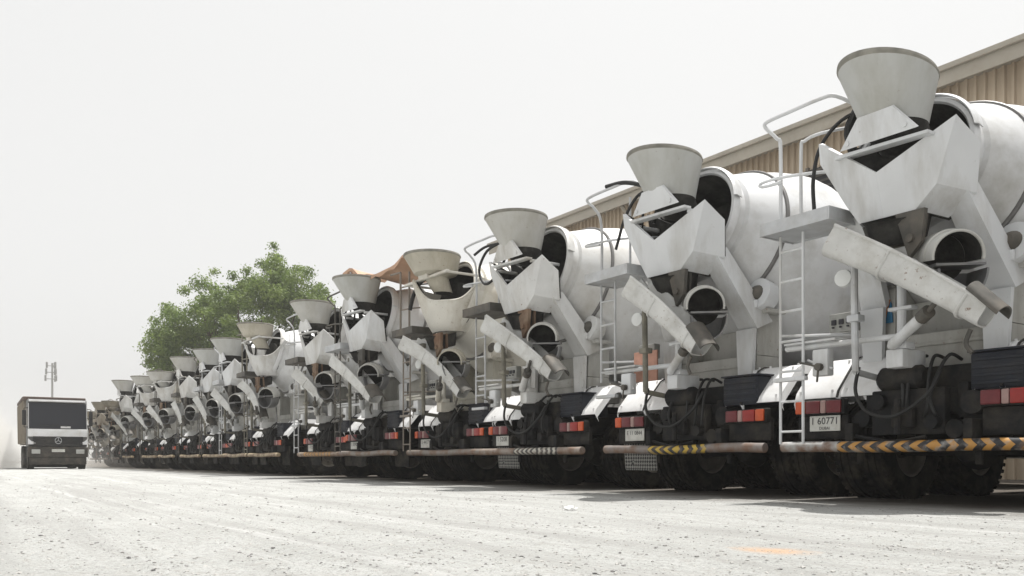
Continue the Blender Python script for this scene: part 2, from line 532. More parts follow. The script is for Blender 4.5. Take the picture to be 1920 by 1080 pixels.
def leg_mesh(g, sx):
    b = MB()
    p0 = Vector((sx * .45, .08, 2.62)); p1 = Vector((sx * .58, .56, 1.84)); p2 = Vector((sx * .57, .57, 1.20))
    w0, w1 = .10, .125
    for (a, c, wa, wc) in ((p0, p1, w0, w1), (p1, p2, w1, .09)):
        ex = Vector((1, 0, 0)); th = Vector((0, .075, .05)) if a is p0 else Vector((0, -.05, 0))
        q = [a - ex * wa, a + ex * wa, c + ex * wc, c - ex * wc]
        b.prism(q, th)
    a, c = p0, p1
    b.prism([a + Vector((sx * w0, 0, 0)), a + Vector((sx * w0, .16, .1)), c + Vector((sx * w1, .25, .1)), c + Vector((sx * w1, 0, 0))], (sx * .012, 0, 0))
    return b.mesh("support_leg", GRADE[g])


def roller_mesh(g, sx):
    b = MB()
    ax = AX
    c = Vector((sx * .655, .86, 2.22))
    b.mi = 0
    b.lathe([(-.10, .0), (-.10, .10), (-.09, .175), (.07, .18), (.09, .17), (.10, .0)], c, ax, 24)
    b.mi = 1
    b.lathe([(-.16, .0), (-.16, .035), (-.13, .075), (-.101, .09)], c, ax, 16)
    b.mi = 0
    b.box((c.x - .17, .70, 2.071), (c.x - .13, 1.0, 2.30), .01)
    b.box((c.x - .05, .70, 2.071), (c.x + .05, .735, 2.16), .01)
    return b.mesh("drum_roller", [GRADE[g], M_DARKSTEEL])


def hopper_mesh(g, typ, z, tilt, hr):
    b = MB()
    if typ == 'A':
        prof = [(.01, .425), (.012, .445), (-.012, .45), (-.03, .437), (-.46, .262), (-.62, .22), (-.62, .20), (-.46, .242), (-.03, .418), (.01, .425)]
    else:
        prof = [(.01, .455), (.012, .475), (-.012, .48), (-.03, .465), (-.30, .36), (-.36, .20), (-.60, .16), (-.60, .145), (-.36, .185), (-.30, .34), (-.03, .445), (.01, .455)]
    mats = [1, 1, 1, 0] + ([2] if typ == 'A' else [0, 0]) + [2] * 12  # lower spout and inside coloured dark to read as a shaded gap
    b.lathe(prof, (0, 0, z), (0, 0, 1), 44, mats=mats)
    for v in b.bm.verts:                       # the cone leans forward into the drum mouth; its rim may dip to one side
        dz = z - v.co.z
        k_ = 1 + (hr - 1) * max(0, 1 - max(0, dz) / .6)
        v.co.x *= k_; v.co.y *= k_
        v.co.z -= tilt * (v.co.x * .55 + v.co.y * .83) * max(0, 1 - max(0, dz) / .5)
        v.co.y += .20 * max(0, dz) + (.5 * (dz - .46) if dz > .46 else 0)
        v.co.x += .06 * max(0, dz)
    return b.mesh("hopper", [HOP[g], M_RIM, M_DARK])


def neck_mesh(g, typ, z):
    b = MB()
    if typ == 'A':
        b.prism([(-.34, -.17, z - .605), (.37, -.17, z - .615), (.17, -.20, z - .38), (-.15, -.20, z - .38)], (0, .03, .015))
        for x in (-.26, .27):
            b.tube([(x, -.14, z - .56), (x, -.192, z - .565)], .022, 8)
    else:
        b.prism([(-.16, -.17, z - .40), (.16, -.17, z - .40), (.11, -.21, z - .24), (-.11, -.21, z - .24)], (0, .03, .015))
    return b.mesh("hopper_skirt", GRADE[g])


def beam_mesh(g, z, typ='A'):
    b = MB()
    if typ == 'B':
        b.box((-.72, -.15, z - .405), (.74, -.09, z - .365), .006)
        b.box((-.70, -.089, z - .40), (-.64, .5, z - .37), .004)
        b.box((.64, -.089, z - .40), (.70, .5, z - .37), .004)
        return b.mesh("hopper_beam", GRADE[g])
    b.prism([(-.42, -.13, z - .615), (.44, -.13, z - .645), (.44, -.13, z - .67), (-.42, -.13, z - .645)], (0, .10, 0))
    for sx in (-1, 1):
        b.box((sx * .40 - .025, -.028, z - .70), (sx * .40 + .025, .45, z - .66), .006)
    return b.mesh("hopper_beam", GRADE[g])


def bowl_a_mesh(g):
    b = MB()
    LT = (-.66, -.03, 3.30); L1 = (-.665, .0, 3.12); LB1 = (-.40, .0, 2.68); LB2 = (-.25, -.02, 2.475)
    NO = (0, -.16, 2.83); CB = (0, -.05, 2.465)
    RT = (.585, .02, 3.17); RC = (.70, .14, 2.98); RB1 = (.41, .02, 2.64); RB2 = (.27, -.02, 2.475)
    RT = (.59, .02, 3.17); RB1 = (.44, .0, 2.65)
    FR = (.67, .24, 2.97); FB = (.60, .32, 2.59); FC = (.46, .34, 2.50); FD = (.36, .32, 2.44)
    q = [[LT, L1, LB1, NO], [NO, LB1, LB2, CB], [NO, CB, RB2, RB1], [NO, RB1, RT],
         [RT, RB1, FB, FR], [RB1, RB2, FD, FC], [RB1, FC, FB],
         [LB1, L1, (-.64, .32, 3.0), (-.47, .34, 2.56)], [LB2, LB1, (-.47, .34, 2.56), (-.36, .32, 2.44)],
         [L1, LT, (-.62, .32, 3.16), (-.64, .32, 3.0)]]
    b.mi = 0
    b.slab(q, .028)
    b.mi = 1                                    # cement-crusted inside, coloured dark as the shade in the notch
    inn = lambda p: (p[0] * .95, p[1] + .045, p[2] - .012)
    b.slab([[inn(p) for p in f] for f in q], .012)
    b.prism([(-.60, .30, 3.34), (-.05, .27, 3.06), (.56, .30, 3.06), (.42, .30, 2.6), (.25, .28, 2.48), (-.25, .28, 2.48), (-.42, .30, 2.6)], (0, .02, 0))  # dark back sheet added to stand for shade behind the notch
    return b.mesh("discharge_bowl", [GRADE[g], M_DARK], 20)


def bowl_b_mesh(g):
    b = MB()
    rings = []
    lev = [0, .12, .3, .5, .7, .85, 1.0]
    for t in lev:
        ring = []
        for k in range(37):
            a = R(-100 + 200 * k / 36)
            f = min(1, max(0, (R(66) - abs(a)) / R(66)))
            dip = 0.42 * (1 - (1 - f) ** 3.4) if f > 0 else 0
            ztop = 3.40 - dip - 0.12 * max(0, (abs(a) - R(62)))
            zb = 2.54
            z = ztop + (zb - ztop) * t
            q = (z - zb) / (3.40 - zb)
            rx = .30 + .40 * q ** .8; ry = .22 + .30 * q ** .8
            a2 = a + R(46)
            ring.append(Vector((rx * math.sin(a2), .34 - ry * math.cos(a2) * 1.12, z)))
        rings.append(ring)
    b.mi = 0
    b.solid(rings, .03)
    b.mi = 1
    b.solid([[Vector((p.x * .93, .34 + (p.y - .34) * .90, p.z - .012)) for p in r] for r in rings], .01)
    b.prism([(.58 * math.sin(R(a)), .42, 2.96 - .42 * math.cos(R(a))) for a in range(-180, 180, 15)], (0, .02, 0))  # dark disc added as the shaded hollow of the bowl
    b.mi = 0
    # flared rim round the opening
    b.tube([p + Vector((0, -.012, .006)) for p in rings[0][5:32]], .02, 8)
    # broad side plates running forward under the drum mouth
    for sx in (-1, 1):
        e = rings
        i = 30 if sx > 0 else 0
        edge = [r[i] for r in e]
        back = [Vector((sx * (abs(p.x) + .02), .95, p.z - .10)) for p in edge]
        b.solid([edge, back], .02)
    return b.mesh("discharge_bowl", [GRADE[g], M_DARK], 28)


def throat_mesh():
    b = MB()
    b.lathe([(0, .30), (-.02, .27), (-.22, .22), (-.23, .0)], (0, .16, 2.50), (0.1, -.25, .97), 20)
    return b.mesh("chute_throat", M_DARK)


def bracket_mesh(rusty):
    b = MB()
    b.prism([(.10, -.04, 2.47), (.36, -.04, 2.47), (.33, -.04, 2.20), (.22, -.04, 2.08)], (0, .05, 0))
    b.prism([(-.30, .10, 2.47), (.30, .10, 2.47), (.24, .14, 2.24), (-.24, .14, 2.24)], (0, .03, 0))
    b.tube([(.24, -.07, 2.24), (.24, .06, 2.24)], .035, 10)
    return b.mesh("pivot_bracket", M_RUST if rusty else M_DARKSTEEL)


def chute_dir(p0, p1):
    d = (p1 - p0); L = d.length; d.normalize()
    side = Vector((-d.y, d.x, 0)).normalized()
    up = d.cross(side)
    if up.z < 0: up = -up
    return d, side, up, L


def chute_mesh(g, p0, p1, bend=0.0):
    b = MB()
    p0, p1 = Vector(p0), Vector(p1)
    d, side, up, L = chute_dir(p0, p1)
    rings = []
    n = 9
    for i in range(n):
        t = i / (n - 1)
        w = .185 - .05 * t
        hgt = .13 - .035 * t
        c = p0 + d * L * t + up * (bend * 4 * t * (1 - t)) + up * (.03 * math.sin(t * 3.14))
        ring = []
        for k in range(13):
            a = R(-90 + 180 * k / 12)
            x = math.copysign(abs(math.sin(a)) ** .5, math.sin(a)); z = -abs(math.cos(a)) ** .6
            ring.append(c + side * (w * x) + up * (z * hgt * 1.15))
        ring = [ring[0] + up * (.12 - .05 * t)] + ring + [ring[-1] + up * (.12 - .05 * t)]
        rings.append(ring)
    b.solid(rings, .014)
    for s_ in (0, -1):                                   # rolled top lips
        b.tube([r[s_] for r in rings], .016, 6)
    b.prism([rings[0][k] for k in range(1, 14)], d * .012)
    for t in (.45, .93):                                 # stiffening bands
        i = int(t * (n - 1))
        b.tube([p - up * .006 for p in rings[i]], .014, 6)
    return b.mesh("discharge_chute", M_CHUTE, 30)


def flap_mesh(p0, p1):
    """folded chute extension lying on the end of the chute"""
    b = MB()
    p0, p1 = Vector(p0), Vector(p1)
    d, side, up, L = chute_dir(p0, p1)
    rings = []
    for t in (-.20, .10):
        c = p1 + d * t + up * (.10 if t < 0 else .03)
        rings.append([c + side * (.16 * math.sin(a)) + up * (.09 * math.cos(a)) for a in [R(-88 + 176 * k / 12) for k in range(13)]])
    b.solid(rings, .012)
    b.tube([p1 - up * .15 - d * .05, p1 - up * .26 - d * .02, p1 - up * .30 + d * .06], .018, 6, 4)
    return b.mesh("chute_extension", M_DARKSTEEL)


def spare_chute_mesh(g):
    """half-pipe extension chutes hung open end to the rear"""
    b = MB()
    c = Vector((.62, .0, 2.03)); d = Vector((-.74, .62, .16)).normalized()
    side = d.cross(Vector((0, 0, 1))).normalized(); up = side.cross(d)
    b.mi = 0
    rings = []
    for t, r in ((0, .195), (.03, .202), (.16, .205), (.40, .215)):
        rings.append([c + d * t + side * (r * math.sin(a)) + up * (r * math.cos(a)) for a in [R(-100 + 200 * k / 22) for k in range(23)]])
    b.solid(rings, .012)
    b.tube(rings[0], .011, 6)
    b.tube([rings[2][k] + up * .006 for k in range(23)], .012, 6)
    b.mi = 1
    b.prism([c + d * .40 + side * (.213 * math.sin(R(15 * k))) + up * (.213 * math.cos(R(15 * k))) for k in range(24)], d * .01)
    b.solid([[p + (c + d * .1 - p) * .05 for p in r] for r in rings[1:]], .004)
    return b.mesh("spare_chute", [HOP[max(1, g)], M_DARK])


def low_trough_mesh():
    b = MB()
    c = Vector((.64, .04, 1.93)); d = Vector((-.74, .66, .10)).normalized()
    side = d.cross(Vector((0, 0, 1))).normalized(); up = side.cross(d)
    rings = []
    for t, r in ((0, .192), (.42, .197)):
        rings.append([c + d * t + side * (r * math.sin(a)) - up * (r * 1.35 * math.cos(a)) for a in [R(-90 + 180 * k / 18) for k in range(19)]])
    b.solid(rings, .016)
    b.prism(rings[1], d * .01)
    q = [rings[0][0], rings[0][-1], rings[1][-1], rings[1][0]]
    b.prism([p + up * .03 + d * .06 * (i < 2) for i, p in enumerate(q)], up * .02)
    return b.mesh("wash_trough", mat("trough_dark_grey", (0.20, 0.20, 0.205), 0.5, metal=0.2, var=0.2, dirt=(0.3, 0.28, 0.24), dirt_amt=0.5))


def ladder_mesh(m, low=.55):
    b = MB()
    for x in (-1.15, -.89):
        b.tube([(x, .05, low if x < -1 else low), (x, .05, 2.56)], .014, 8)
    z = low + .12
    while z < 2.5:
        b.tube([(-1.15, .05, z), (-.89, .05, z)], .013, 6)
        z += .29
    b.box((-1.20, .0, 1.15), (-.84, .06, 1.19), .005)
    b.tube([(-1.15, .05, 1.60), (-.66, .5, 1.60)], .014, 6)
    return b.mesh("ladder", m)


def platform_mesh(g):
    b = MB()
    b.box((-1.24, -.12, 2.57), (-.50, .36, 2.59), .0)
    for lo, hi in (((-1.24, -.125, 2.56), (-.50, -.105, 2.68)), ((-1.24, .36, 2.56), (-.50, .38, 2.68)), ((-1.26, -.125, 2.56), (-1.242, .38, 2.68)), ((-.498, -.125, 2.56), (-.48, .38, 2.68))):
        b.box(lo, hi, .0)
    for k in range(9):
        x = -1.20 + k * .083
        b.box((x, -.10, 2.591), (x + .012, .355, 2.615), 0)
    b.tube([(-.6, .2, 2.55), (-.45, .55, 2.1)], .02, 6)
    return b.mesh("platform", M_STEEL if g < 1 else M_DARKSTEEL)


def rail_mesh(style, m):
    b = MB()
    if style == 0:
        b.tube([(-1.15, .05, 2.60), (-1.15, .05, 3.42), (-1.17, .02, 3.52), (-1.24, -.06, 3.63), (-1.22, -.06, 3.68), (-1.0, .0, 3.72), (-.72, .07, 3.76), (-.58, .12, 3.75), (-.42, .30, 3.62)], .018, 8, 4)
        b.tube([(-.92, .06, 2.60), (-.92, .06, 3.34), (-.89, .07, 3.42), (-.74, .12, 3.46), (-.46, .30, 3.48)], .016, 8, 4)
        b.tube([(-.46, .3, 3.08), (-.8, .1, 3.10), (-1.1, .0, 3.12), (-1.28, -.07, 3.10), (-1.27, -.08, 3.06), (-1.1, -.08, 3.045), (-1.05, -.06, 3.06)], .016, 8, 4)
    elif style == 1:
        b.tube([(-1.14, .05, 2.60), (-1.15, .05, 3.30), (-1.2, -.02, 3.50), (-1.25, -.08, 3.58), (-1.22, -.08, 3.63), (-.9, .0, 3.68), (-.62, .1, 3.70), (-.40, .3, 3.52)], .017, 8, 4)
        b.tube([(-.90, .30, 2.60), (-.90, .30, 3.62)], .015, 8)
        b.tube([(-.40, .3, 3.02), (-.8, .1, 3.06), (-1.2, -.06, 3.06), (-1.26, -.1, 3.03), (-1.0, -.1, 3.0)], .015, 8, 4)
    else:
        b.tube([(-1.16, .0, 2.60), (-1.16, .0, 3.72)], .02, 8)
        b.tube([(-.92, .05, 2.60), (-.92, .05, 3.70)], .02, 8)
        b.tube([(-1.16, .0, 3.45), (-.92, .05, 3.45), (-.45, .3, 3.45)], .014, 6)
        b.tube([(-1.16, .0, 3.05), (-.92, .05, 3.05), (-.45, .3, 3.05)], .014, 6)
        b.tube([(-1.16, .0, 3.72), (-1.45, -.05, 3.72)], .02, 8)
    return b.mesh("handrail", m)


def fender_mesh(x0, x1, y0):
    """mudguard over one axle: sloped back plate, flat top, sloped front"""
    b = MB()
    prof = [(y0 - .02, 1.00), (y0, 1.06), (y0 + .27, 1.36), (y0 + .36, 1.40), (y0 + 1.16, 1.40), (y0 + 1.25, 1.36), (y0 + 1.5, 1.06)]
    rings = [[Vector((x0, y, z)), Vector(((x0 + x1) / 2, y, z)), Vector((x1, y, z))] for y, z in prof]
    b.solid(rings, .012)
    for x, s_ in ((x0, -1), (x1, 1)):     # side skirts
        top = [Vector((x, y, z)) for y, z in prof]
        low = [Vector((x + s_ * .03, y * .0 + (y + (.04 if i == 0 else 0)), z - .10)) for i, (y, z) in enumerate(prof)]
        b.solid([top, low], .01)
    for y, z in prof[1:6]:
        for x in (x0 + .05, x1 - .05):
            b.tube([(x, y, z - .01), (x, y, z + .018)], .012, 6)
    return b.mesh("mudguard", M_FENDER)


def strap_mesh(x, y0):
    b = MB()
    prof = [(y0 - .03, 1.0), (y0 - .005, 1.065), (y0 + .265, 1.372), (y0 + .36, 1.414), (y0 + 1.16, 1.414)]
    b.solid([[Vector((x - .012, y, z)), Vector((x + .012, y, z))] for y, z in prof], .008)
    return b.mesh("mudguard_strap", M_BLACK)


def light_mesh():
    b = MB()
    b.box((-.275, -.02, -.072), (.275, .06, .072), .015)
    return b.mesh("tail_light", M_BLACK)


def lens_mesh(w, m, nm):
    b = MB()
    b.box((-w / 2, -.048, -.060), (w / 2, -.022, .060), .012)
    return b.mesh(nm, m)


def tail_light(root, x, flip, z, dull):
    t = link("tail_light", cached("tl", light_mesh), root, (x, .32, z))
    segs = [(-.20, .11, M_AMBER, "amber_lens"), (-.055, .16, M_DARKRED if dull else M_RED, "red_lens"), (.06, .06, M_CLEAR, "clear_lens"), (.175, .16, M_DARKRED, "reflector")]
    for cx, w, m, nm in segs:
        o = link(nm, cached(("lens", w, m.name), lambda: lens_mesh(w, m, nm)), t, ((-cx if flip else cx), 0, 0))
    return t


def plate_mesh(big, small):
    b = MB()
    b.mi = 0
    b.box((-.17, -.006, -.075), (.17, .006, .075), .006)
    b.mi = 1
    m = Matrix.Rotation(R(90), 4, 'X')
    b._merge(text_mesh(big, .095 if len(big) < 8 else .068), Matrix.Translation((0, -.009, .02)) @ m)
    if small:
        b._merge(text_mesh(small, .04), Matrix.Translation((0, -.009, -.048)) @ m)
    return b.mesh("number_plate", [M_PLATE, M_INK], norm=False)


def bar_mesh(m, bent):
    b = MB()
    n = 14
    b.tube([(-1.24 + 2.48 * i / n, .20 + bent * math.sin(i * .9) * .006, bent * .005 * math.sin(i * .6 + 1)) for i in range(n + 1)], .050, 16)
    return b.mesh("bumper_bar", m)


def bar_arm_mesh():
    b = MB()
    b.box((-.04, .265, -.05), (.04, .44, .22), .01)
    b.box((-.03, .43, -.16), (.03, .47, .2), .01)
    return b.mesh("bumper_bracket", M_BLACK)


def flapm(m):
    b = MB()
    rings = [[Vector((x, .50 + .012 * math.sin(x * 9 + i), z)) for x in (-.29, -.15, 0, .15, .29)] for i, z in enumerate((.74, .62, .48, .36, .27))]
    b.solid(rings, .01)
    return b.mesh("mudflap", m)


def post_mesh(rusty):
    b = MB()
    b.tube([(-.30, .0, 1.18), (-.31, .0, 1.7), (-.30, -.02, 2.30)], .032, 10)
    b.tube([(-.30, 0, 1.18), (-.30, .35, 1.14)], .03, 8)
    b.box((-.36, -.05, 1.62), (-.24, .05, 1.68), .008)
    b.box((-.36, -.06, 2.28), (-.22, .06, 2.36), .01)
    return b.mesh("support_post", M_POST if rusty else M_STEEL)


def lamp_mesh():
    b = MB()
    b.lathe([(-.05, .0), (-.045, .045), (0, .08), (.035, .075), (.05, .0)], (-.40, -.02, 2.02), (.2, -1, 0), 18)
    b.tube([(-.40, -.02, 2.02), (-.31, .0, 2.0)], .016, 6)
    return b.mesh("work_lamp", mat("lamp_milky", (0.66, 0.67, 0.66), 0.35, var=0.1))


def ram_mesh(g):
    b = MB()
    p0 = Vector((-.02, .12, 1.40)); p1 = Vector((.56, -.16, 1.66)); d = p1 - p0
    b.mi = 0
    b.tube([p0, p0 + d * .62], .048, 14)
    b.tube([p0 - d * .06, p0], .03, 10)
    b.mi = 1
    b.tube([p0 + d * .62, p0 + d * .78], .056, 14)
    b.tube([p0 + d * .78, p1 + Vector((.02, 0, .06))], .022, 10)
    b.mi = 0
    b.box((-.10, .14, 1.20), (.06, .5, 1.36), .01)
    return b.mesh("chute_ram", [GRADE[g], M_DARKSTEEL])


def pipe_mesh(g):
    b = MB()
    b.tube([(-.28, .30, 2.16), (-.12, .26, 2.14), (-.02, .22, 2.06), (0.0, .22, 1.9), (0.0, .22, 1.40)], .038, 10, 4)
    b.box((-.10, .17, 1.70), (.12, .27, 1.73), .004)
    b.box((-.08, .16, 1.36), (.08, .30, 1.42), .01)
    return b.mesh("water_pipe", GRADE[g])


def tube_rail_mesh(g):
    b = MB()
    b.tube([(-1.12, .10, 1.47), (.02, .16, 1.47)], .026, 10)
    b.box((-1.12, .06, 1.50), (-.55, .24, 1.52), .004)
    b.tube([(-.86, .08, 1.34), (-.60, .10, 1.24)], .012, 6)
    return b.mesh("cross_tube", GRADE[g])


def panel_mesh():
    b = MB()
    b.mi = 0
    b.box((-.86, .40, 1.62), (-.58, .50, 1.80), .015)
    b.mi = 1
    for x in (-.80, -.72, -.64):
        b.box((x - .025, .385, 1.69), (x + .025, .399, 1.74), .003)
        b.tube([(x, .39, 1.665), (x, .37, 1.665)], .01, 6)
    return b.mesh("control_box", [mat("control_box_face", (.30, .30, .28), .6, var=.2), M_INK])


def valve_mesh(g):
    b = MB()
    b.mi = 0
    b.box((-.80, .06, 1.18), (-.63, .16, 1.43), .015)
    b.mi = 1
    b.tube([(-.70, .05, 1.26), (-.70, .0, 1.26)], .035, 10)
    b.tube([(-.70, .02, 1.26), (-.90, .0, 1.32)], .01, 6)
    b.tube([(-.70, .02, 1.26), (-.70, .0, 1.12)], .01, 6)
    return b.mesh("valve_box", [GRADE[0], M_DARKSTEEL])


def battery_mesh():
    b = MB()
    b.box((.50, .40, .98), (.98, .86, 1.29), .02)
    for k in range(4):
        b.box((.52, .385, 1.02 + k * .066), (.96, .399, 1.05 + k * .066), .004)
    b.box((.48, .385, 1.292), (1.0, .88, 1.31), .006)
    return b.mesh("battery_box", M_BLUEBLK)


def air_tank_mesh():
    b = MB()
    b.lathe([(0, 0), (.01, .07), (.05, .11), (.40, .11), (.44, .07), (.45, 0)], (-.30, .36, 1.12), (1, 0, 0), 20)
    b.box((-.2, .30, 1.06), (-.16, .50, 1.12), .005)
    return b.mesh("air_tank", M_BLACK)


def sign_mesh(kind):
    b = MB()
    if kind == 0:
        b.mi = 0
        b.prism([(-.62, .75, 1.70), (-.50, .75, 1.70), (-.44, .75, 1.92), (-.56, .75, 1.92)], (0, .012, 0))
        b.mi = 1
        b.prism([(-.495, .75, 1.70), (-.415, .75, 1.70), (-.43, .75, 1.88), (-.44, .75, 1.90)], (0, .012, 0))
        return b.mesh("sticker_board", [M_ORANGE, M_BLUE])
    b.box((-.20, -.012, -.18), (.20, .012, .18), .006)
    return b.mesh("sticker_board", M_PINK)


def cab_mesh(g):
    b = MB()
    prof = [(6.05, 1.0), (6.05, 2.55), (6.15, 2.78), (7.55, 2.80), (7.78, 2.66), (7.95, 1.75), (8.0, 1.05), (7.98, .55), (7.55, .5), (7.5, .95), (6.5, .95), (6.45, 1.0)]
    b.prism([(-1.18, y, z) for y, z in prof], (2.36, 0, 0))
    b.box((-1.22, 7.7, .42), (1.22, 8.06, .78), .05)
    for sx in (-1, 1):
        b.tube([(sx * 1.16, 7.6, 2.4), (sx * 1.42, 7.75, 2.35), (sx * 1.42, 7.75, 1.7), (sx * 1.16, 7.6, 1.65)], .018, 6)
        b.box((sx * 1.42 - .10, 7.74, 1.8), (sx * 1.42 + .10, 7.80, 2.3), .02)
        b.tube([(sx * 1.1, 7.0, .5), (sx * 1.1, 7.0, .54)], .3, 12)
    return b.mesh("cab", GRADE[g])


def cab_glass(nm):
    b = MB()
    if nm == "windscreen":
        b.prism([(-1.05, 7.795, 2.62), (1.05, 7.795, 2.62), (1.05, 7.955, 1.80), (-1.05, 7.955, 1.80)], (0, .012, .004))
    else:
        b.prism([(0, 6.6, 1.75), (0, 7.55, 1.75), (0, 7.5, 2.5), (0, 6.6, 2.55)], (.012, 0, 0))
    return b.mesh(nm, M_GLASS)


def front_pedestal_mesh(g):
    b = MB()
    b.box((-.5, 4.95, 1.17), (.5, 5.5, 2.3), .03)
    b.box((-1.05, 5.55, 1.10), (1.05, 5.95, 2.25), .08)
    b.tube([(0, 4.6, 2.1), (0, 5.0, 2.0)], .3, 16)
    return b.mesh("gearbox_frame", GRADE[g])


def hose_mesh(pts, r=.018, sm=6):
    b = MB(); b.tube(pts, r, 8, sm)
    return b.mesh("hose", M_HOSE)


def mixer(X, Y, typ, grade, seed, label, hz=3.80, chute=((-.32, -.24, 2.30), (.86, -.02, 1.52)), bend=0.0, bar=None, rail=0, railm=None,
          plate=None, flap=None, scale=1.0, rz=0.0, sign=0, lz=.90, ladder_low=.55, hoses=(), hopg=None, fenders=True, rusty=False, dull=True, extension=True, tilt=0.0, hr=1.0, dscale=1.0, doff=(0, 0, 0), dg=None):
    rnd = random.Random(seed); random.seed(seed)
    if 4 < seed < 30:
        rz = R(rnd.uniform(-2.2, 2.2)); hr = rnd.uniform(.93, 1.06); hz = round(hz + rnd.uniform(-.06, .05), 3)
        dg = rnd.choice((0, 1, 1, 2)) if grade < 3 else 3
    g = grade
    hg = g if hopg is None else hopg
    root = empty("mixer_truck", (X, Y, 0), rz)
    root.scale = (scale, scale, scale)
    tag(root, label, "mixer truck", "concrete mixer trucks parked in a row")
    railm = railm or (GRADE[min(g, 1)] if seed < 3 or seed == 33 else rnd.choice((M_STEEL, M_DARKSTEEL, M_POST)))
    link("chassis_frame", cached("ch", chassis_mesh), root)
    for y in (1.5, 2.85):
        for sx in (-1, 1):
            for x in (1.085, .785):
                put_wheel(root, sx * x, y, sx > 0)
    for sx in (-1, 1):
        put_wheel(root, sx * 1.02, 7.0, sx > 0)
    dgr = g if dg is None else dg
    d = link("drum", cached(("drum", dgr), lambda: drum_mesh(dgr)), root)
    d.scale = (dscale,) * 3
    d.location = DO * (1 - dscale) + Vector(doff)
    link("track_ring", cached("ring", ring_mesh), d)
    link("mouth_guard", cached(("collar", g), lambda: collar_mesh(g)), d)
    h = link("hatch", cached(("hatch", g), lambda: hatch_mesh(g)), d)
    s_, ang = 1.15 if seed % 3 == 0 else 1.75, R(rnd.uniform(15, 70))
    u = AX.cross(Vector((0, 0, 1))).normalized(); w = (Vector((0, 0, 1)) - AX * AX.z).normalized()
    nrm = u * math.sin(ang) + w * math.cos(ang)
    h.location = drum_pt(1.72) + nrm * 1.135
    h.rotation_euler = nrm.to_track_quat('Z', 'Y').to_euler()
    p = link("pedestal", cached(("ped", max(g, 1)), lambda: pedestal_mesh(max(g, 1))), root, (0, .15, 0))
    for sx in (-1, 1):
        if typ == 'A': link("support_leg", cached(("leg", g, sx), lambda: leg_mesh(g, sx)), p)
        link("drum_roller", cached(("roll", g, sx), lambda: roller_mesh(g, sx)), root)
    hp = link("hopper", cached(("hop", hg, typ, hz, tilt, hr), lambda: hopper_mesh(hg, typ, hz, tilt, hr)), root)
    link("hopper_skirt", cached(("skirt", g, typ, hz), lambda: neck_mesh(g if typ == 'A' else hg, typ, hz)), hp)
    link("hopper_beam", cached(("beam", g, hz, typ), lambda: beam_mesh(g, hz, typ)), root)
    link("discharge_bowl", cached(("bowl", g, typ), lambda: (bowl_a_mesh if typ == 'A' else bowl_b_mesh)(g)), root)
    link("chute_throat", cached("throat", throat_mesh), root)
    link("pivot_bracket", cached(("brk", rusty), lambda: bracket_mesh(rusty)), root)
    ch = link("discharge_chute", cached(("chute", g, chute, bend), lambda: chute_mesh(g, chute[0], chute[1], bend)), root)
    if extension:
        link("chute_extension", cached(("flap", chute), lambda: flap_mesh(*chute)), ch)
    spc = link("spare_chute", cached(("spare", max(g, 1)), lambda: spare_chute_mesh(max(g, 1))), root)
    if seed > 3:
        spc.location = (rnd.uniform(-.08, .04), rnd.uniform(-.04, .10), rnd.uniform(-.09, .05))
    link("wash_trough", cached("trough", low_trough_mesh), root)
    la = link("ladder", cached(("lad", railm.name, ladder_low), lambda: ladder_mesh(railm, ladder_low)), root)
    link("platform", cached(("plat", g), lambda: platform_mesh(g)), la)
    link("handrail", cached(("rail", rail, railm.name), lambda: rail_mesh(rail, railm)), la)
    if fenders:
        for a, b_ in ((-1.25, -.785), (-.735, -.30), (.54, .735), (.785, 1.25)):
            for y0 in (.42, 2.25):
                f = link("mudguard", cached(("fen", a, y0), lambda: fender_mesh(a, b_, y0)), root)
    for sx in (-1, 1):
        link("mudguard_strap", cached(("strap", sx), lambda: strap_mesh(sx * .76, .41)), root)
        tail_light(root, sx * .90, sx > 0, lz, dull and sx < 0)
        fm = flap if flap and sx < 0 else M_TYRE
        if (flap and sx < 0) or seed > 4: link("mudflap", cached(("mf", fm.name), lambda: flapm(fm)), root, (sx * .92, 0, 0))
    if plate:
        link("number_plate", cached(("np", plate), lambda: plate_mesh(*plate)), root, (-.86, .34, lz - .155))
    bm_ = bar or stripe_mat("bare_bar", 5, 6, (0, 0, 0), (0, 0, 0), (.30, .28, .25))
    bo = link("bumper_bar", cached(("bar", bm_.name, seed % 3), lambda: bar_mesh(bm_, seed % 3)), root, (0, 0, .52))
    for sx in (-1, 1):
        link("bumper_bracket", cached("bb", bar_arm_mesh), bo, (sx * .55, 0, 0))
    po = link("support_post", cached(("post", seed > 1), lambda: post_mesh(seed > 1)), root)
    link("work_lamp", cached("lamp", lamp_mesh), po)
    link("chute_ram", cached(("ram", g), lambda: ram_mesh(g)), root)
    link("water_pipe", cached(("pipe", g), lambda: pipe_mesh(g)), root)
    link("cross_tube", cached(("ct", g), lambda: tube_rail_mesh(g)), root)
    link("control_box", cached("cb", panel_mesh), root)
    link("valve_box", cached("vb", lambda: valve_mesh(g)), root)
    link("battery_box", cached("bat", battery_mesh), root)
    link("air_tank", cached("tank", air_tank_mesh), root)
    if sign == 1:
        link("sticker_board", cached("st0", lambda: sign_mesh(0)), root)
    elif sign == 2:
        s = link("sticker_board", cached("st1", lambda: sign_mesh(1)), root, (-.62, .3, 1.52))
        s["label"] = "faded red square board"
    c = link("cab", cached(("cab", g), lambda: cab_mesh(g)), root)
    link("windscreen", cached("ws", lambda: cab_glass("windscreen")), c)
    for sx in (-1, 1):
        link("side_window", cached("sw", lambda: cab_glass("side_window")), c, (1.178 if sx > 0 else -1.19, 0, 0))
    link("gearbox_frame", cached(("gf", g), lambda: front_pedestal_mesh(g)), root)
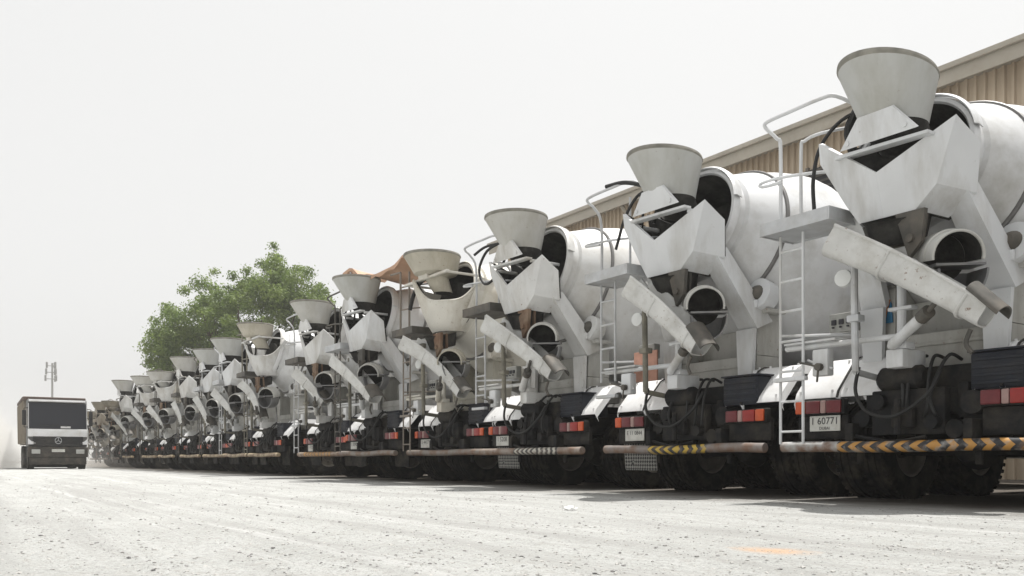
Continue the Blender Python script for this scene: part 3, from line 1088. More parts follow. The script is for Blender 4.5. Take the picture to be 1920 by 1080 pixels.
    # hoses: the lower hydraulic bundle sags from the pedestal; the upper ones are given per truck
    for k in range(4):
        x = -.12 + k * .14 + rnd.uniform(-.03, .03)
        e = rnd.uniform(-.06, .10)
        link("hose", hose_mesh([(x, .61, 1.36 - .03 * k), (x + e * .3, .44, 1.30), (x + e, .30, 1.12), (x + e * 1.6, .24, .92), (x + e * .8, .26, .78), (x - .12, .44, .74)], .015), root)
    link("hose", hose_mesh([(-.28, .02, 1.22), (-.30, .0, 1.0), (-.22, .06, .82), (.0, .12, .78), (.25, .18, .95), (.30, .30, 1.15)], .016), root)
    for pts, r in hoses:
        link("hose", hose_mesh(pts, r), root)
    return root


HOSE1 = [([(-.30, .25, 3.60), (-.55, .15, 3.52), (-.70, .05, 3.3), (-.74, .0, 3.0), (-.73, .0, 2.72)], .018),
         ([(-.30, .2, 3.72), (-.52, .22, 3.45), (-.50, .3, 3.2)], .04)]
HOSE2 = [([(-1.0, .0, 3.72), (-.7, .05, 3.70), (-.42, .15, 3.58), (-.30, .2, 3.40), (-.34, .15, 3.15)], .026),
         ([(-.30, .2, 3.55), (-.52, .1, 3.52), (-.70, .05, 3.30), (-.80, .02, 3.02), (-.82, .0, 2.92)], .018),
         ([(-.50, .1, 3.52), (-.40, .05, 3.3), (-.38, .0, 2.95)], .016)]
HOSE3 = [([(-1.12, .0, 3.50), (-.9, .05, 3.58), (-.6, .1, 3.58), (-.30, .2, 3.56)], .02),
         ([(-.62, .1, 3.58), (-.86, .05, 3.50), (-.98, .0, 3.25), (-.84, .0, 3.02), (-.62, .02, 3.05), (-.45, .1, 3.3), (-.50, .1, 3.52)], .02)]
HOSE4 = [([(-.22, .2, 3.5), (-.5, .1, 3.48), (-.72, .05, 3.3), (-.8, .0, 3.0)], .034)]
HOSE5 = [([(-.25, .2, 3.5), (-.48, .1, 3.48), (-.62, .05, 3.3), (-.55, .05, 3.05), (-.35, .1, 3.1), (-.3, .1, 3.35)], .02)]

ORANGE, BLK, YEL = (.46, .235, .055), (.02, .02, .022), (.50, .34, .05)
BARS = {
    1: stripe_mat("bar_orange_black", -.60, 1.25, ORANGE, BLK, (.40, .40, .39), 6.8, 1.3),
    2: stripe_mat("bar_yellow_black", -.42, .48, YEL, BLK, (.21, .185, .17), 7.6, 1.3),
    3: stripe_mat("bar_white_ticked", -.30, .75, (.50, .48, .42), (.05, .045, .04), (.28, .235, .20), 9.0, 1.0),
    6: stripe_mat("bar_orange_dashes", -.9, .7, ORANGE, (.22, .14, .08), (.33, .27, .21), 6.0, 1.0),
    0: stripe_mat("bar_bare_pipe", 5, 6, BLK, BLK, (.22, .195, .17)),
    9: stripe_mat("bar_tan_pipe", 5, 6, BLK, BLK, (.42, .34, .22)),
}
CH2 = ((-.24, -.20, 2.34), (.66, -.10, 1.58))
CH3 = ((-.30, -.22, 2.32), (.80, .10, 1.55))
CH4 = ((-.42, -.24, 2.36), (.72, .18, 1.48))
CH6 = ((-.20, -.22, 2.30), (.42, .16, 1.62))
CH7 = ((-.20, -.22, 2.32), (.26, .08, 1.50))
CH8 = ((-.25, -.24, 2.30), (.40, .16, 1.60))
CH9 = ((-.15, -.22, 2.30), (.26, .06, 1.48))
CHA = ((-.10, -.20, 2.30), (.20, -.02, 1.62))
CHB = ((-.25, -.26, 2.32), (.35, .14, 1.55))
RAILB = mat("rail_brown_grey", (.22, .19, .16), .6, var=.2, rust=.6)

mixer(-1.45, 6.75, 'A', 0, 33, "unseen white mixer truck added past the frame edge to shade the orange-striped one", lz=.9, hoses=HOSE5)  # unseen truck, added off frame to block light from the nearest drum
mixer(-4.27, 6.75, 'A', 0, 1, "nearest white mixer truck, its bumper bar striped in orange and black", bar=BARS[1], rail=0,
      plate=("1 60771", "DUBAI"), sign=1, lz=.905, hoses=HOSE1, tilt=.24, hr=.90, hz=3.71, dscale=.93, doff=(-.05, -.02, -.07))
mixer(-6.97, 6.75, 'A', 0, 2, "white mixer truck with yellow and black chevrons on its bar and checkered mudflap", chute=CH2, bar=BARS[2], rail=1,
      plate=("E 11 0844", None), flap=M_CHECK, sign=2, lz=.86, ladder_low=1.35, hoses=HOSE2, railm=M_STEEL, tilt=.09, hr=.94, hz=3.77)
mixer(-9.92, 6.75, 'A', 1, 3, "white mixer truck with black hose loop and pale ticked bumper bar, third from right", bar=BARS[3], rail=1, railm=M_STEEL,
      plate=("1 5208", None), flap=M_CHECK, lz=.84, ladder_low=1.25, hoses=HOSE3, hopg=1, rusty=True, chute=CH3)
mixer(-12.50, 6.82, 'B', 2, 4, "beige mixer truck with round bowl and dark half-moon opening under the tan canvas", hz=3.78, chute=CH4, bend=.06, bar=BARS[0], rail=2, railm=RAILB,
      plate=("1 4417", None), lz=.84, hoses=HOSE4, hopg=2, rusty=True)
mixer(-15.12, 6.62, 'A', 0, 5, "white mixer truck with sharp V bowl just left of the beige round-bowl truck", bar=BARS[0], rail=0, plate=("1 3390", None), lz=.84, hoses=HOSE5)
mixer(-17.82, 6.75, 'A', 1, 6, "white mixer truck with an orange dashed bumper bar in front of the tree's right edge", bar=BARS[6], rail=1, plate=("1 7725", None), lz=.82, hoses=HOSE5, rusty=True, chute=CH6)
mixer(-21.55, 6.68, 'B', 1, 7, "white mixer truck with round bowl and rust-brown bracket before the tree, past a wider gap", hz=3.80, chute=CH7, bend=.10, bar=BARS[9], rail=2,
      lz=.82, hoses=HOSE5, hopg=2, rusty=True)
mixer(-24.25, 6.75, 'A', 0, 8, "pale mixer truck with V bowl directly left of the round-bowl truck with rust-brown bracket", chute=CH8, bar=BARS[9], rail=0, lz=.82, hoses=HOSE5)
mixer(-26.95, 6.88, 'A', 0, 9, "white mixer truck with plain tan bumper bar below the middle of the tree", bar=BARS[9], rail=1, lz=.82, hoses=HOSE5, chute=CH9)
mixer(-29.85, 6.85, 'A', 1, 10, "white mixer truck with a wide grey hopper below the tree's left half", chute=CHA, bar=BARS[9], rail=0, lz=.82, hoses=HOSE5, hopg=1)
mixer(-33.0, 6.75, 'B', 1, 11, "far round-bowl mixer truck, right one of two side by side under the tree's left fringe", hz=3.55, bar=BARS[9], rail=0, lz=.82, chute=CHB, rusty=True)
mixer(-36.0, 6.75, 'B', 1, 12, "far round-bowl mixer truck, left one of two side by side under the tree's left fringe", hz=3.65, bar=BARS[9], rail=1, lz=.82, chute=CH8, rusty=True)
mixer(-40.1, 6.68, 'A', 1, 13, "far white mixer truck with V bowl, last tall one toward the dump truck", bar=BARS[9], rail=0, lz=.82, chute=CH4, hopg=1)
mixer(-43.6, 6.75, 'B', 3, 14, "small dusty tan mixer truck right after the last tall white one", scale=.88, hz=3.55, bar=BARS[0], rail=1, railm=RAILB, lz=.82, rusty=True)
mixer(-47.2, 6.75, 'A', 3, 15, "small dusty brown mixer truck at the far end, partly behind the dump truck", scale=.86, bar=BARS[0], rail=0, railm=RAILB, lz=.82, rusty=True, chute=CH2)
mixer(-50.4, 6.75, 'B', 3, 16, "dust-veiled brown mixer truck hidden mostly by the dump truck cab", scale=.84, hz=3.55, bar=BARS[0], rail=1, railm=RAILB, lz=.82, rusty=True)

# ------------------------------------------------------------------ canvas shade on the handrails of the beige truck
b = MB()
x0, x1, y0, y1 = -16.15, -13.0, 6.78, 7.7
nx, ny = 26, 12
rings = []
for j in range(ny + 1):
    v = j / ny; ring = []
    for i in range(nx + 1):
        u = i / nx
        ridge = 4.13 - .36 * u + .22 * math.exp(-((u - .84) / .09) ** 2) * (1 - .6 * v) + .10 * math.exp(-((u - .10) / .08) ** 2)
        z = ridge - .10 * math.sin(math.pi * min(1, max(0, (u - .1) / .7))) + .02 * math.sin(u * 21 + v * 5) - .05 * v
        edge = .06 * math.sin(u * 9) * (1 if j == 0 else 0)
        ring.append(Vector((x0 + (x1 - x0) * u, y0 + (y1 - y0) * v + edge, z)))
    rings.append(ring)
b.solid(rings, .012)
for i in range(nx):     # hanging front edge
    pass
b.solid([rings[0], [p + Vector((0, -.015, -.07 - .025 * math.sin(k * 1.7))) for k, p in enumerate(rings[0])]], .01)
cv = link("canvas_shade", b.mesh("canvas_shade", M_CANVAS, 60))
tag(cv, "sagging tan canvas tied above the handrail of the beige mixer truck", "canvas shade")
b = MB()
b.tube([(-15.82, 6.80, 2.5), (-15.82, 6.80, 4.12)], .018, 6)
b.tube([(-16.05, 6.80, 3.9), (-15.82, 6.80, 3.86)], .014, 6)
link("pole", b.mesh("pole", M_STEEL), cv)
b = MB()
b.tube([(-13.30, 7.9, 2.5), (-13.30, 7.9, 3.95)], .018, 6)
link("pole", b.mesh("pole", M_STEEL), cv)

# ------------------------------------------------------------------ warehouse behind the trucks
M_TAN = mat("tan_ribbed_sheet", (0.47, 0.39, 0.295), 0.6, var=0.12, scale=.8, dirt=(0.25, 0.18, 0.12), dirt_amt=0.6, dirt_scale=.9, streak=True)
M_FASCIA = mat("fascia_beige", (0.36, 0.33, 0.28), 0.6, var=0.1, scale=1.0, dirt=(0.22, 0.18, 0.13), dirt_amt=0.3)
M_ROOF = mat("roof_sheet", (0.42, 0.38, 0.32), 0.5, var=0.1)
wh = empty("warehouse_building", (-3.0, 18, 0))
tag(wh, "tan ribbed metal warehouse with pale eave rising behind the mixer trucks", "warehouse")
X0, X1, YD, ZE = -24.0, 26.0, 24.0, 8.46      # local extents, depth, eave height


def ribbed(x0, x1, z0, z1, y, dy, along='x', other=0.0):
    ring_lo, ring_hi = [], []
    n = int((x1 - x0) / .19)
    p = (x1 - x0) / n
    for i in range(n):
        bx = x0 + i * p
        for f, d in ((0, 0), (.52, 0), (.62, 1), (.90, 1)):
            xx = bx + f * p
            ring_lo.append((xx, d)); ring_hi.append((xx, d))
    ring_lo.append((x1, 0))
    out = []
    for z in (z0, z1):
        out.append([Vector((xx, y - d * dy, z)) if along == 'x' else Vector((other - d * dy, xx, z)) for xx, d in ring_lo])
    return out


b = MB()
b.solid(ribbed(X0, X1, 0.0, ZE - .05, 0.0, .06), .01)
b.solid(ribbed(.0, YD, 0.0, ZE - .05, 0.0, .045, 'y', X0), .01)
b.box((X0 + .1, YD - .2, 0), (X1, YD, ZE), 0)
b.box((X1 - .2, .1, 0), (X1, YD - .2, ZE), 0)
wl = link("wall", b.mesh("wall", M_TAN, 20), wh)
b = MB(); b.box((X0, -.085, 5.2), (X1, -.062, 5.26), 0)
link("lap_flashing", b.mesh("lap_flashing", M_FASCIA), wl)
for x in (-17.0, -7.5, 4.0):
    b = MB(); b.tube([(x, -.13, .1), (x, -.13, ZE - .5), (x, -.45, ZE - .2)], .06, 8)
    link("downpipe", b.mesh("downpipe", M_FASCIA), wh)
b = MB()
b.prism([(X0 - .45, -.50, ZE + .02), (X0 - .45, YD / 2, ZE + 1.5), (X0 - .45, YD + .5, ZE + .02), (X0 - .45, YD + .5, ZE + .10), (X0 - .45, YD / 2, ZE + 1.58), (X0 - .45, -.50, ZE + .10)], (X1 - X0 + .9, 0, 0))
rf = link("roof", b.mesh("roof", M_ROOF), wh)
b = MB()
b.box((X0 - .47, -.56, ZE - .24), (X1 + .47, -.51, ZE + .13), .01)
b.box((X0 - .47, -.66, ZE + .04), (X1 + .47, -.561, ZE + .16), .02)
b.box((X0 - .47, -.50, ZE - .06), (X1 + .47, .06, ZE + .0), 0)
link("eave_gutter", b.mesh("eave_gutter", M_FASCIA), rf)
b = MB()
b.mi = 0
b.box((-11.6, -.13, 5.9), (-9.2, -.09, 7.55), 0)
b.mi = 1
for k in range(11):
    z = 5.95 + k * .15
    b.prism([(-11.55, -.19, z), (-9.25, -.19, z), (-9.25, -.14, z + .07), (-11.55, -.14, z + .07)], (0, .01, .012))
for x in (-11.6, -10.4, -9.2):
    b.box((x - .04, -.20, 5.86), (x + .04, -.131, 7.6), 0)
link("louvre_panel", b.mesh("louvre_panel", [M_INK, M_DARKSTEEL]), wh)

# ------------------------------------------------------------------ dump truck on the dusty track
dt = empty("dump_truck", (-40.2, 4.2, 0), R(-90) - R(1.8))
dt.scale = (.93, 1, 1)
tag(dt, "dusty dump truck with white band below its windscreen driving toward the camera", "dump truck")
# local: +y forward, x right; front of the cab at y = 0
b = MB()
cab = [(-1.9, .75), (-1.9, 2.85), (-1.8, 2.93), (-.30, 2.93), (-.20, 2.88), (-.10, 2.72), (0.0, 1.70), (.02, 1.30), (.02, 1.05), (-.1, .95), (-1.9, .95)]
b.prism([(-1.17, y, z) for y, z in cab], (2.34, 0, 0))
c = link("cab", b.mesh("cab", mat("dump_cab_dusty_grey", (.085, .085, .085), .6, var=.15, dirt=(.16, .14, .11), dirt_amt=.5, dirt_scale=3)), dt)
b = MB(); b.box((-1.19, -.02, 1.36), (1.19, .05, 1.68), .02)
link("front_panel", b.mesh("front_panel", M_DTWHITE), c)
b = MB(); b.box((-1.10, -.30, 2.81), (1.15, .06, 2.88), .02)
link("sun_visor", b.mesh("sun_visor", M_DTWHITE), c)
b = MB()
for sx in (-1, 1):
    b.prism([(sx * 1.172, -.09, 2.74), (sx * 1.172, .008, 1.70), (sx * 1.152, .014, 1.70), (sx * 1.152, -.084, 2.74)], (0, .012, 0))
b.box((-.5, .0, 1.72), (-.1, .03, 1.80), .01)
b.box((-.85, .035, 1.55), (-.55, .055, 1.58), 0)
link("pillar_trim", b.mesh("pillar_trim", M_DTWHITE), c)
b = MB()
b.prism([(-1.13, -.095, 2.76), (1.13, -.095, 2.76), (1.13, .006, 1.70), (-1.13, .006, 1.70)], (0, .012, .003))
link("windscreen", b.mesh("windscreen", M_GLASS), c)
b = MB()
b.tube([(-.35, .045, 1.80), (.25, .04, 1.84)], .012, 6)
b.tube([(.15, .045, 1.80), (.75, .04, 1.84)], .012, 6)
link("wiper", b.mesh("wiper", M_DTGREY), c)
for sx in (-1, 1):
    b = MB()
    b.prism([(0, -1.1, 1.75), (0, -.18, 1.75), (0, -.30, 2.6), (0, -1.1, 2.62)], (.012, 0, 0))
    link("side_window", b.mesh("side_window", M_GLASS), c, (1.172 if sx > 0 else -1.184, 0, 0))
    b = MB()
    b.tube([(0, 0, .3), (sx * .16, .06, .28), (sx * .16, .06, -.5), (0, 0, -.5)], .018, 6)
    b.box((sx * .16 - .08, .04, -.42), (sx * .16 + .08, .12, .2), .03)
    link("mirror", b.mesh("mirror", M_DTGREY), c, (sx * 1.17, -.16, 2.25))
b = MB()
b.box((-1.0, .022, .98), (1.0, .06, 1.37), .02)
for k in range(4):
    b.box((-.96, .061, 1.03 + k * .085), (.96, .085, 1.065 + k * .085), .006)
gr = link("grille", b.mesh("grille", M_DTGREY), dt)
b = MB()
ring = [(0.13 * math.cos(2 * math.pi * k / 20), .10, 1.20 + .13 * math.sin(2 * math.pi * k / 20)) for k in range(21)]
b.tube(ring, .013, 6)
for a in (90, 210, 330):
    b.tube([(0, .10, 1.20), (.13 * math.cos(R(a)), .10, 1.20 + .13 * math.sin(R(a)))], .012, 6)
link("emblem", b.mesh("emblem", M_STEEL), gr)
b = MB()
b.box((-1.2, -.02, .50), (1.2, .12, .94), .05)
b.box((-1.14, .0, .20), (1.14, .10, .499), .03)
bu = link("bumper", b.mesh("bumper", M_DTLOW), dt)
for sx in (-1, 1):
    b = MB(); b.box((-.17, .0, -.09), (.17, .04, .09), .03)
    link("headlight", b.mesh("headlight", mat("headlight_glass", (.42, .42, .40), .2, var=.1)), bu, (sx * .88, .11, .74))
    b = MB(); b.prism([(0, 0, 0), (sx * .30, 0, 0), (sx * .30, 0, .24), (sx * .16, 0, .12), (sx * .02, 0, .10)], (0, .03, 0))
    link("corner_panel", b.mesh("corner_panel", M_DTWHITE), c, (sx * .88, .03, 1.04))
b = MB(); b.box((-.26, .0, -.06), (.26, .012, .06), .004)
link("number_plate", b.mesh("number_plate", M_PLATE), bu, (0, .122, .78))
b = MB()
for sx in (-1, 1):
    b.box((sx * .42 - .05, -7.2, .75), (sx * .42 + .05, -.1, 1.05), .01)
    b.box((sx * .85 - .25, -3.6, .45), (sx * .85 + .25, -2.4, .95), .04)
for y in (-.9, -4.7, -6.05):
    b.box((-1.1, y - .08, .44), (1.1, y + .08, .60), .03)
b.box((-1.15, -1.7, .07), (1.15, -1.62, .95), .02)
b.box((-.85, -1.2, .18), (.85, -.3, .94), .05)
link("chassis_frame", b.mesh("chassis_frame", M_BLACK), dt)
for y in (-.9, -4.7, -6.05):
    for sx in (-1, 1):
        put_wheel(dt, sx * 1.04, y, sx > 0)
b = MB()
lo = [(-1.22, 1.15), (1.22, 1.15), (1.25, 3.02), (-1.25, 3.02)]
for y0_, y1_ in ((-2.12, -2.05),):
    b.prism([(x, y0_, z) for x, z in lo], (0, .07, 0))
for sx in (-1, 1):
    b.prism([(sx * 1.22, -7.3, 1.15), (sx * 1.22, -2.12, 1.15), (sx * 1.25, -2.12, 3.0), (sx * 1.25, -7.3, 3.0)], (-sx * .06, 0, 0))
    for k in range(7):
        y = -2.35 - k * .8
        b.prism([(sx * 1.221, y, 1.15), (sx * 1.221, y - .12, 1.15), (sx * 1.251, y - .12, 2.95), (sx * 1.251, y, 2.95)], (sx * .07, 0, 0))
b.box((-1.2, -7.3, 1.10), (1.2, -2.12, 1.149), 0)
b.box((-1.22, -7.38, 1.15), (1.22, -7.301, 2.9), .01)
tb = link("tipper_body", b.mesh("tipper_body", M_TIP), dt)
b = MB()
b.box((-1.30, -2.10, 2.94), (1.30, -1.75, 3.12), .03)
for sx in (-1, 1):
    b.box((sx * 1.26 - .06, -7.35, 3.002), (sx * 1.26 + .06, -2.11, 3.12), .02)
link("top_rail", b.mesh("top_rail", M_TIPRIM), tb)

# ------------------------------------------------------------------ antenna mast, far away
mp_ = at(98, 150)
ms = empty("antenna_mast", mp_)
tag(ms, "thin grey mast with clustered panel antennas far behind the dump truck", "mast")
b = MB(); b.tube([(0, 0, 0), (0, 0, 9), (0, 0, 17.4)], [.30, .20, .14], 10)
M_MAST = mat("mast_grey", (.28, .28, .27), .6, var=.1)
link("pole", b.mesh("pole", M_MAST), ms)
for k in range(9):
    a = 2 * math.pi * (k % 3) / 3 + .5; tier = k // 3
    b = MB()
    rr = 1.05 - .1 * tier
    cx, cy = rr * math.cos(a), rr * math.sin(a)
    b.box((cx - .16, cy - .16, 14.2 + tier * 1.15), (cx + .16, cy + .16, 15.25 + tier * 1.15), .05)
    b.tube([(0, 0, 14.6 + tier * 1.15), (cx, cy, 14.6 + tier * 1.15)], .07, 6)
    link("antenna", b.mesh("antenna", M_MAST), ms)

# ------------------------------------------------------------------ tree behind the row
rnd = random.Random(11)
TC = at(462, 57)
tr = empty("broadleaf_tree", TC, math.atan2(RY, RX))
tag(tr, "broad loose-crowned green tree rising behind the far mixer trucks", "tree")
# local x runs across the view, y away from the camera
PX = 57 / FPX
top_pts = [(-6.3, 6.8), (-5.6, 9.2), (-4.8, 10.3), (-3.6, 11.4), (-2.6, 12.2), (-1.2, 12.5), (-.2, 12.5), (.9, 12.9), (1.9, 14.4), (2.7, 13.3), (3.4, 12.7), (4.3, 12.9), (4.9, 11.7), (5.5, 10.9), (5.9, 8.8)]


def top_at(x):
    if x <= top_pts[0][0] or x >= top_pts[-1][0]: return 5.0
    for (xa, za), (xb, zb) in zip(top_pts, top_pts[1:]):
        if xa <= x <= xb: return za + (zb - za) * (x - xa) / (xb - xa)


b = MB()
b.tube([(0, 0, 0), (.1, .1, 1.6), (-.1, .1, 3.2)], [.42, .34, .30], 12, 3)
tips = []
for k in range(16):
    a = 2 * math.pi * k / 16 + rnd.uniform(-.2, .2)
    x = 4.2 * math.cos(a) * rnd.uniform(.5, 1); y = 3.2 * math.sin(a) * rnd.uniform(.4, 1)
    z = min(top_at(x) - 1.6, 10.5) * rnd.uniform(.78, .98)
    p = [(-.1, .1, 2.4 + rnd.uniform(0, .8)), (x * .35, y * .35, 4.6), (x * .8, y * .8, z * .8), (x, y, z)]
    b.tube(p, [.16, .03], 7, 4)
    for q in range(3):
        p2 = Vector(p[2]); e = p2 + Vector((rnd.uniform(-1.4, 1.4), rnd.uniform(-1.2, 1.2), rnd.uniform(.3, 1.6)))
        b.tube([p2, (p2 + e) / 2 + Vector((0, 0, .15)), e], [.06, .015], 5, 2)
link("trunk", b.mesh("trunk", mat("bark", (.10, .075, .05), .9, var=.3, bump=.4)), tr)


def leaf_mat(nm, c1, c2):
    m = bpy.data.materials.new(nm); m.use_nodes = True
    N, L = m.node_tree.nodes, m.node_tree.links
    bs = N["Principled BSDF"]; bs.inputs["Roughness"].default_value = .55
    n = N.new("ShaderNodeTexNoise"); n.inputs["Scale"].default_value = .9; n.inputs["Detail"].default_value = 5
    tc = N.new("ShaderNodeTexCoord"); L.new(tc.outputs["Object"], n.inputs["Vector"])
    mr = N.new("ShaderNodeMapRange"); mr.inputs["From Min"].default_value = .35; mr.inputs["From Max"].default_value = .65
    L.new(n.outputs["Fac"], mr.inputs["Value"])
    mx = N.new("ShaderNodeMix"); mx.data_type = 'RGBA'
    mx.inputs["A"].default_value = (*c1, 1); mx.inputs["B"].default_value = (*c2, 1)
    L.new(mr.outputs[0], mx.inputs["Factor"]); L.new(mx.outputs["Result"], bs.inputs["Base Color"])
    tl = N.new("ShaderNodeBsdfTranslucent"); L.new(mx.outputs["Result"], tl.inputs["Color"])
    ms_ = N.new("ShaderNodeMixShader"); ms_.inputs[0].default_value = .5
    L.new(bs.outputs[0], ms_.inputs[1]); L.new(tl.outputs[0], ms_.inputs[2])
    L.new(ms_.outputs[0], N["Material Output"].inputs["Surface"])
    return m


clumps = []
while len(clumps) < 330:
    x = -6.1 + 11.9 * ((len(clumps) * .618034) % 1.0); tz = top_at(x)
    z = rnd.uniform(3.6, tz - .25)
    dep = 4.4 * math.sqrt(max(0, 1 - (x / 6.6) ** 2))
    y = rnd.uniform(-dep, dep)
    f = 1 - ((z - 7.5) / (tz - 6.8)) ** 2 if z > 7.5 else 1
    y *= math.sqrt(max(.08, f))
    r = rnd.uniform(.45, 1.05)
    if z + r * .8 > tz: z = tz - r * .8
    clumps.append((x, y, z, r))
for x, z in [(1.95, 14.1), (1.7, 13.4), (2.2, 13.2), (4.3, 12.7), (-5.9, 8.3), (-6.1, 7.0), (-5.6, 6.0), (-5.9, 5.0), (-4.9, 10.1), (-2.5, 12.1), (-.6, 12.5), (5.5, 10.4), (-6.3, 7.6), (-6.2, 6.2), (-6.0, 4.4), (-6.5, 5.2), (-5.2, 10.5), (-5.9, 9.6), (-3.9, 11.6), (-1.9, 12.8), (.2, 12.9), (1.1, 13.4), (3.2, 13.3), (4.7, 12.2), (5.3, 11.6), (5.8, 10.0), (5.9, 9.0), (2.0, 14.5)]:
    clumps.append((x, rnd.uniform(-1, 1), z, rnd.uniform(.35, .6)))
verts, faces = [], []
for (cx, cy, cz, r) in clumps:
    n = int(400 * (r / .7) ** 2)
    for _ in range(n):
        d = Vector((rnd.gauss(0, 1), rnd.gauss(0, 1), rnd.gauss(0, 1))).normalized()
        rad = r * (rnd.random() ** .45) * (1.0 if rnd.random() < .82 else rnd.uniform(1.1, 1.7))
        p = Vector((cx, cy, cz)) + Vector((d.x, d.y, d.z * .75)) * rad
        nrm = (d + Vector((rnd.gauss(0, .7), rnd.gauss(0, .7), rnd.gauss(0, .7) + .5))).normalized()
        u = nrm.orthogonal().normalized(); u = Matrix.Rotation(rnd.uniform(0, 6.28), 3, nrm) @ u; w = nrm.cross(u)
        L_ = rnd.uniform(.055, .125); W_ = L_ * rnd.uniform(.35, .6)
        k = len(verts)
        verts += [p - u * L_, p + w * W_, p + u * L_, p - w * W_]
        faces.append((k, k + 1, k + 2, k + 3))
me = bpy.data.meshes.new("crown"); me.from_pydata(verts, [], faces)
me.materials.append(leaf_mat("leaf_green", (.10, .155, .034), (.21, .275, .066)))
link("crown", me, tr)

# ------------------------------------------------------------------ ground
gm = bpy.data.materials.new("gravel_ground"); gm.use_nodes = True
N, L = gm.node_tree.nodes, gm.node_tree.links
bs = N["Principled BSDF"]; bs.inputs["Roughness"].default_value = .95; bs.inputs["Specular IOR Level"].default_value = .1
tc = N.new("ShaderNodeTexCoord"); P_ = tc.outputs["Object"]


def nz(scale, detail=6, rough=.6, vec=None, stretch=None):
    n = N.new("ShaderNodeTexNoise"); n.inputs["Scale"].default_value = scale; n.inputs["Detail"].default_value = detail; n.inputs["Roughness"].default_value = rough
    if stretch:
        m_ = N.new("ShaderNodeMapping"); m_.inputs["Scale"].default_value = stretch[0]; m_.inputs["Rotation"].default_value = (0, 0, stretch[1])
        L.new(P_, m_.inputs["Vector"]); L.new(m_.outputs[0], n.inputs["Vector"])
    else:
        L.new(P_, n.inputs["Vector"])
    return n.outputs["Fac"]


def rng(v, a, b_, c=0., d=1.):
    m_ = N.new("ShaderNodeMapRange"); m_.inputs[1].default_value = a; m_.inputs[2].default_value = b_; m_.inputs[3].default_value = c; m_.inputs[4].default_value = d
    L.new(v, m_.inputs[0]); return m_.outputs[0]


def mixc(f, a, b_):
    m_ = N.new("ShaderNodeMix"); m_.data_type = 'RGBA'
    for v, k in ((f, "Factor"), (a, "A"), (b_, "B")):
        if isinstance(v, tuple): m_.inputs[k].default_value = (*v, 1)
        elif isinstance(v, float): m_.inputs[k].default_value = v
        else: L.new(v, m_.inputs[k])
    return m_.outputs["Result"]


col = mixc(rng(nz(1.1), .35, .65), (.40, .405, .39), (.475, .48, .465))
col = mixc(rng(nz(38, 6, .8), .49, .63, 0, .78), col, (.26, .26, .248))
col = mixc(rng(nz(75, 4, .7), .54, .68, 0, .8), col, (.50, .495, .48))
col = mixc(rng(nz(95, 4, .75), .54, .64, 0, .7), col, (.20, .195, .19))
col = mixc(rng(nz(26, 4, .75), .62, .70, 0, .8), col, (.56, .55, .54))
col = mixc(rng(nz(11, 6, .7), .50, .75, 0, .7), col, (.33, .315, .29))
# tyre tracks running along the row
col = mixc(rng(nz(1.0, 5, .65, stretch=((.10, 1.9, 1), R(4))), .47, .60, 0, .75), col, (.32, .318, .305))
col = mixc(rng(nz(1.0, 5, .65, stretch=((.10, 5.5, 1), R(-5))), .56, .68, 0, .7), col, (.52, .52, .51))
# brown trampled soil beside and under the trucks, darkened further to cut bounced light
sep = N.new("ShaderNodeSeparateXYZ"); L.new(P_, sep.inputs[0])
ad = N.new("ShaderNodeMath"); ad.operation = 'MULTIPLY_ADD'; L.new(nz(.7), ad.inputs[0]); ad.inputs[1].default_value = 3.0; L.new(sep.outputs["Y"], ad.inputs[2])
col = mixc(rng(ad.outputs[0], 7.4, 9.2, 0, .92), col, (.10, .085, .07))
# faint orange earth patch
ds = N.new("ShaderNodeVectorMath"); ds.operation = 'DISTANCE'
mm = N.new("ShaderNodeMapping"); mm.vector_type = 'POINT'
oc = at(1450, CAMH * FPX / (1031 - HOR))
mm.inputs["Rotation"].default_value = (0, 0, 0)
mm.inputs["Location"].default_value = (-oc.x, -oc.y, 0)
L.new(P_, mm.inputs["Vector"])
m2 = N.new("ShaderNodeMapping"); m2.inputs["Rotation"].default_value = (0, 0, -math.atan2(RY, RX)); m2.inputs["Scale"].default_value = (1, 1.6, 1)
L.new(mm.outputs[0], m2.inputs["Vector"])
L.new(m2.outputs[0], ds.inputs[0]); ds.inputs[1].default_value = (0, 0, 0)
ad2 = N.new("ShaderNodeMath"); ad2.operation = 'MULTIPLY_ADD'; L.new(nz(14), ad2.inputs[0]); ad2.inputs[1].default_value = .18; L.new(ds.outputs["Value"], ad2.inputs[2])
col = mixc(rng(ad2.outputs[0], .14, .34, .75, 0), col, (.56, .36, .22))
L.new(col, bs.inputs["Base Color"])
bp = N.new("ShaderNodeBump"); bp.inputs["Strength"].default_value = .9; bp.inputs["Distance"].default_value = .03
sm_ = N.new("ShaderNodeMath"); sm_.operation = 'ADD'
L.new(nz(28, 8, .7), sm_.inputs[0]); L.new(nz(2.5, 5, .6), sm_.inputs[1])
L.new(sm_.outputs[0], bp.inputs["Height"]); L.new(bp.outputs[0], bs.inputs["Normal"])


def axis_pts(lo, hi, fine_lo, fine_hi, step):
    pts = []
    v = fine_lo
    while v < fine_hi: pts.append(v); v += step
    pts.append(fine_hi)
    s = step; v = fine_hi
    while v < hi: s *= 1.35; v = min(hi, v + s); pts.append(v)
    s = step; v = fine_lo; pre = []
    while v > lo: s *= 1.35; v = max(lo, v - s); pre.append(v)
    return pre[::-1] + pts


xs = axis_pts(-420, 200, -24, 3, .14); ys = axis_pts(-200, 420, -6, 7, .10)


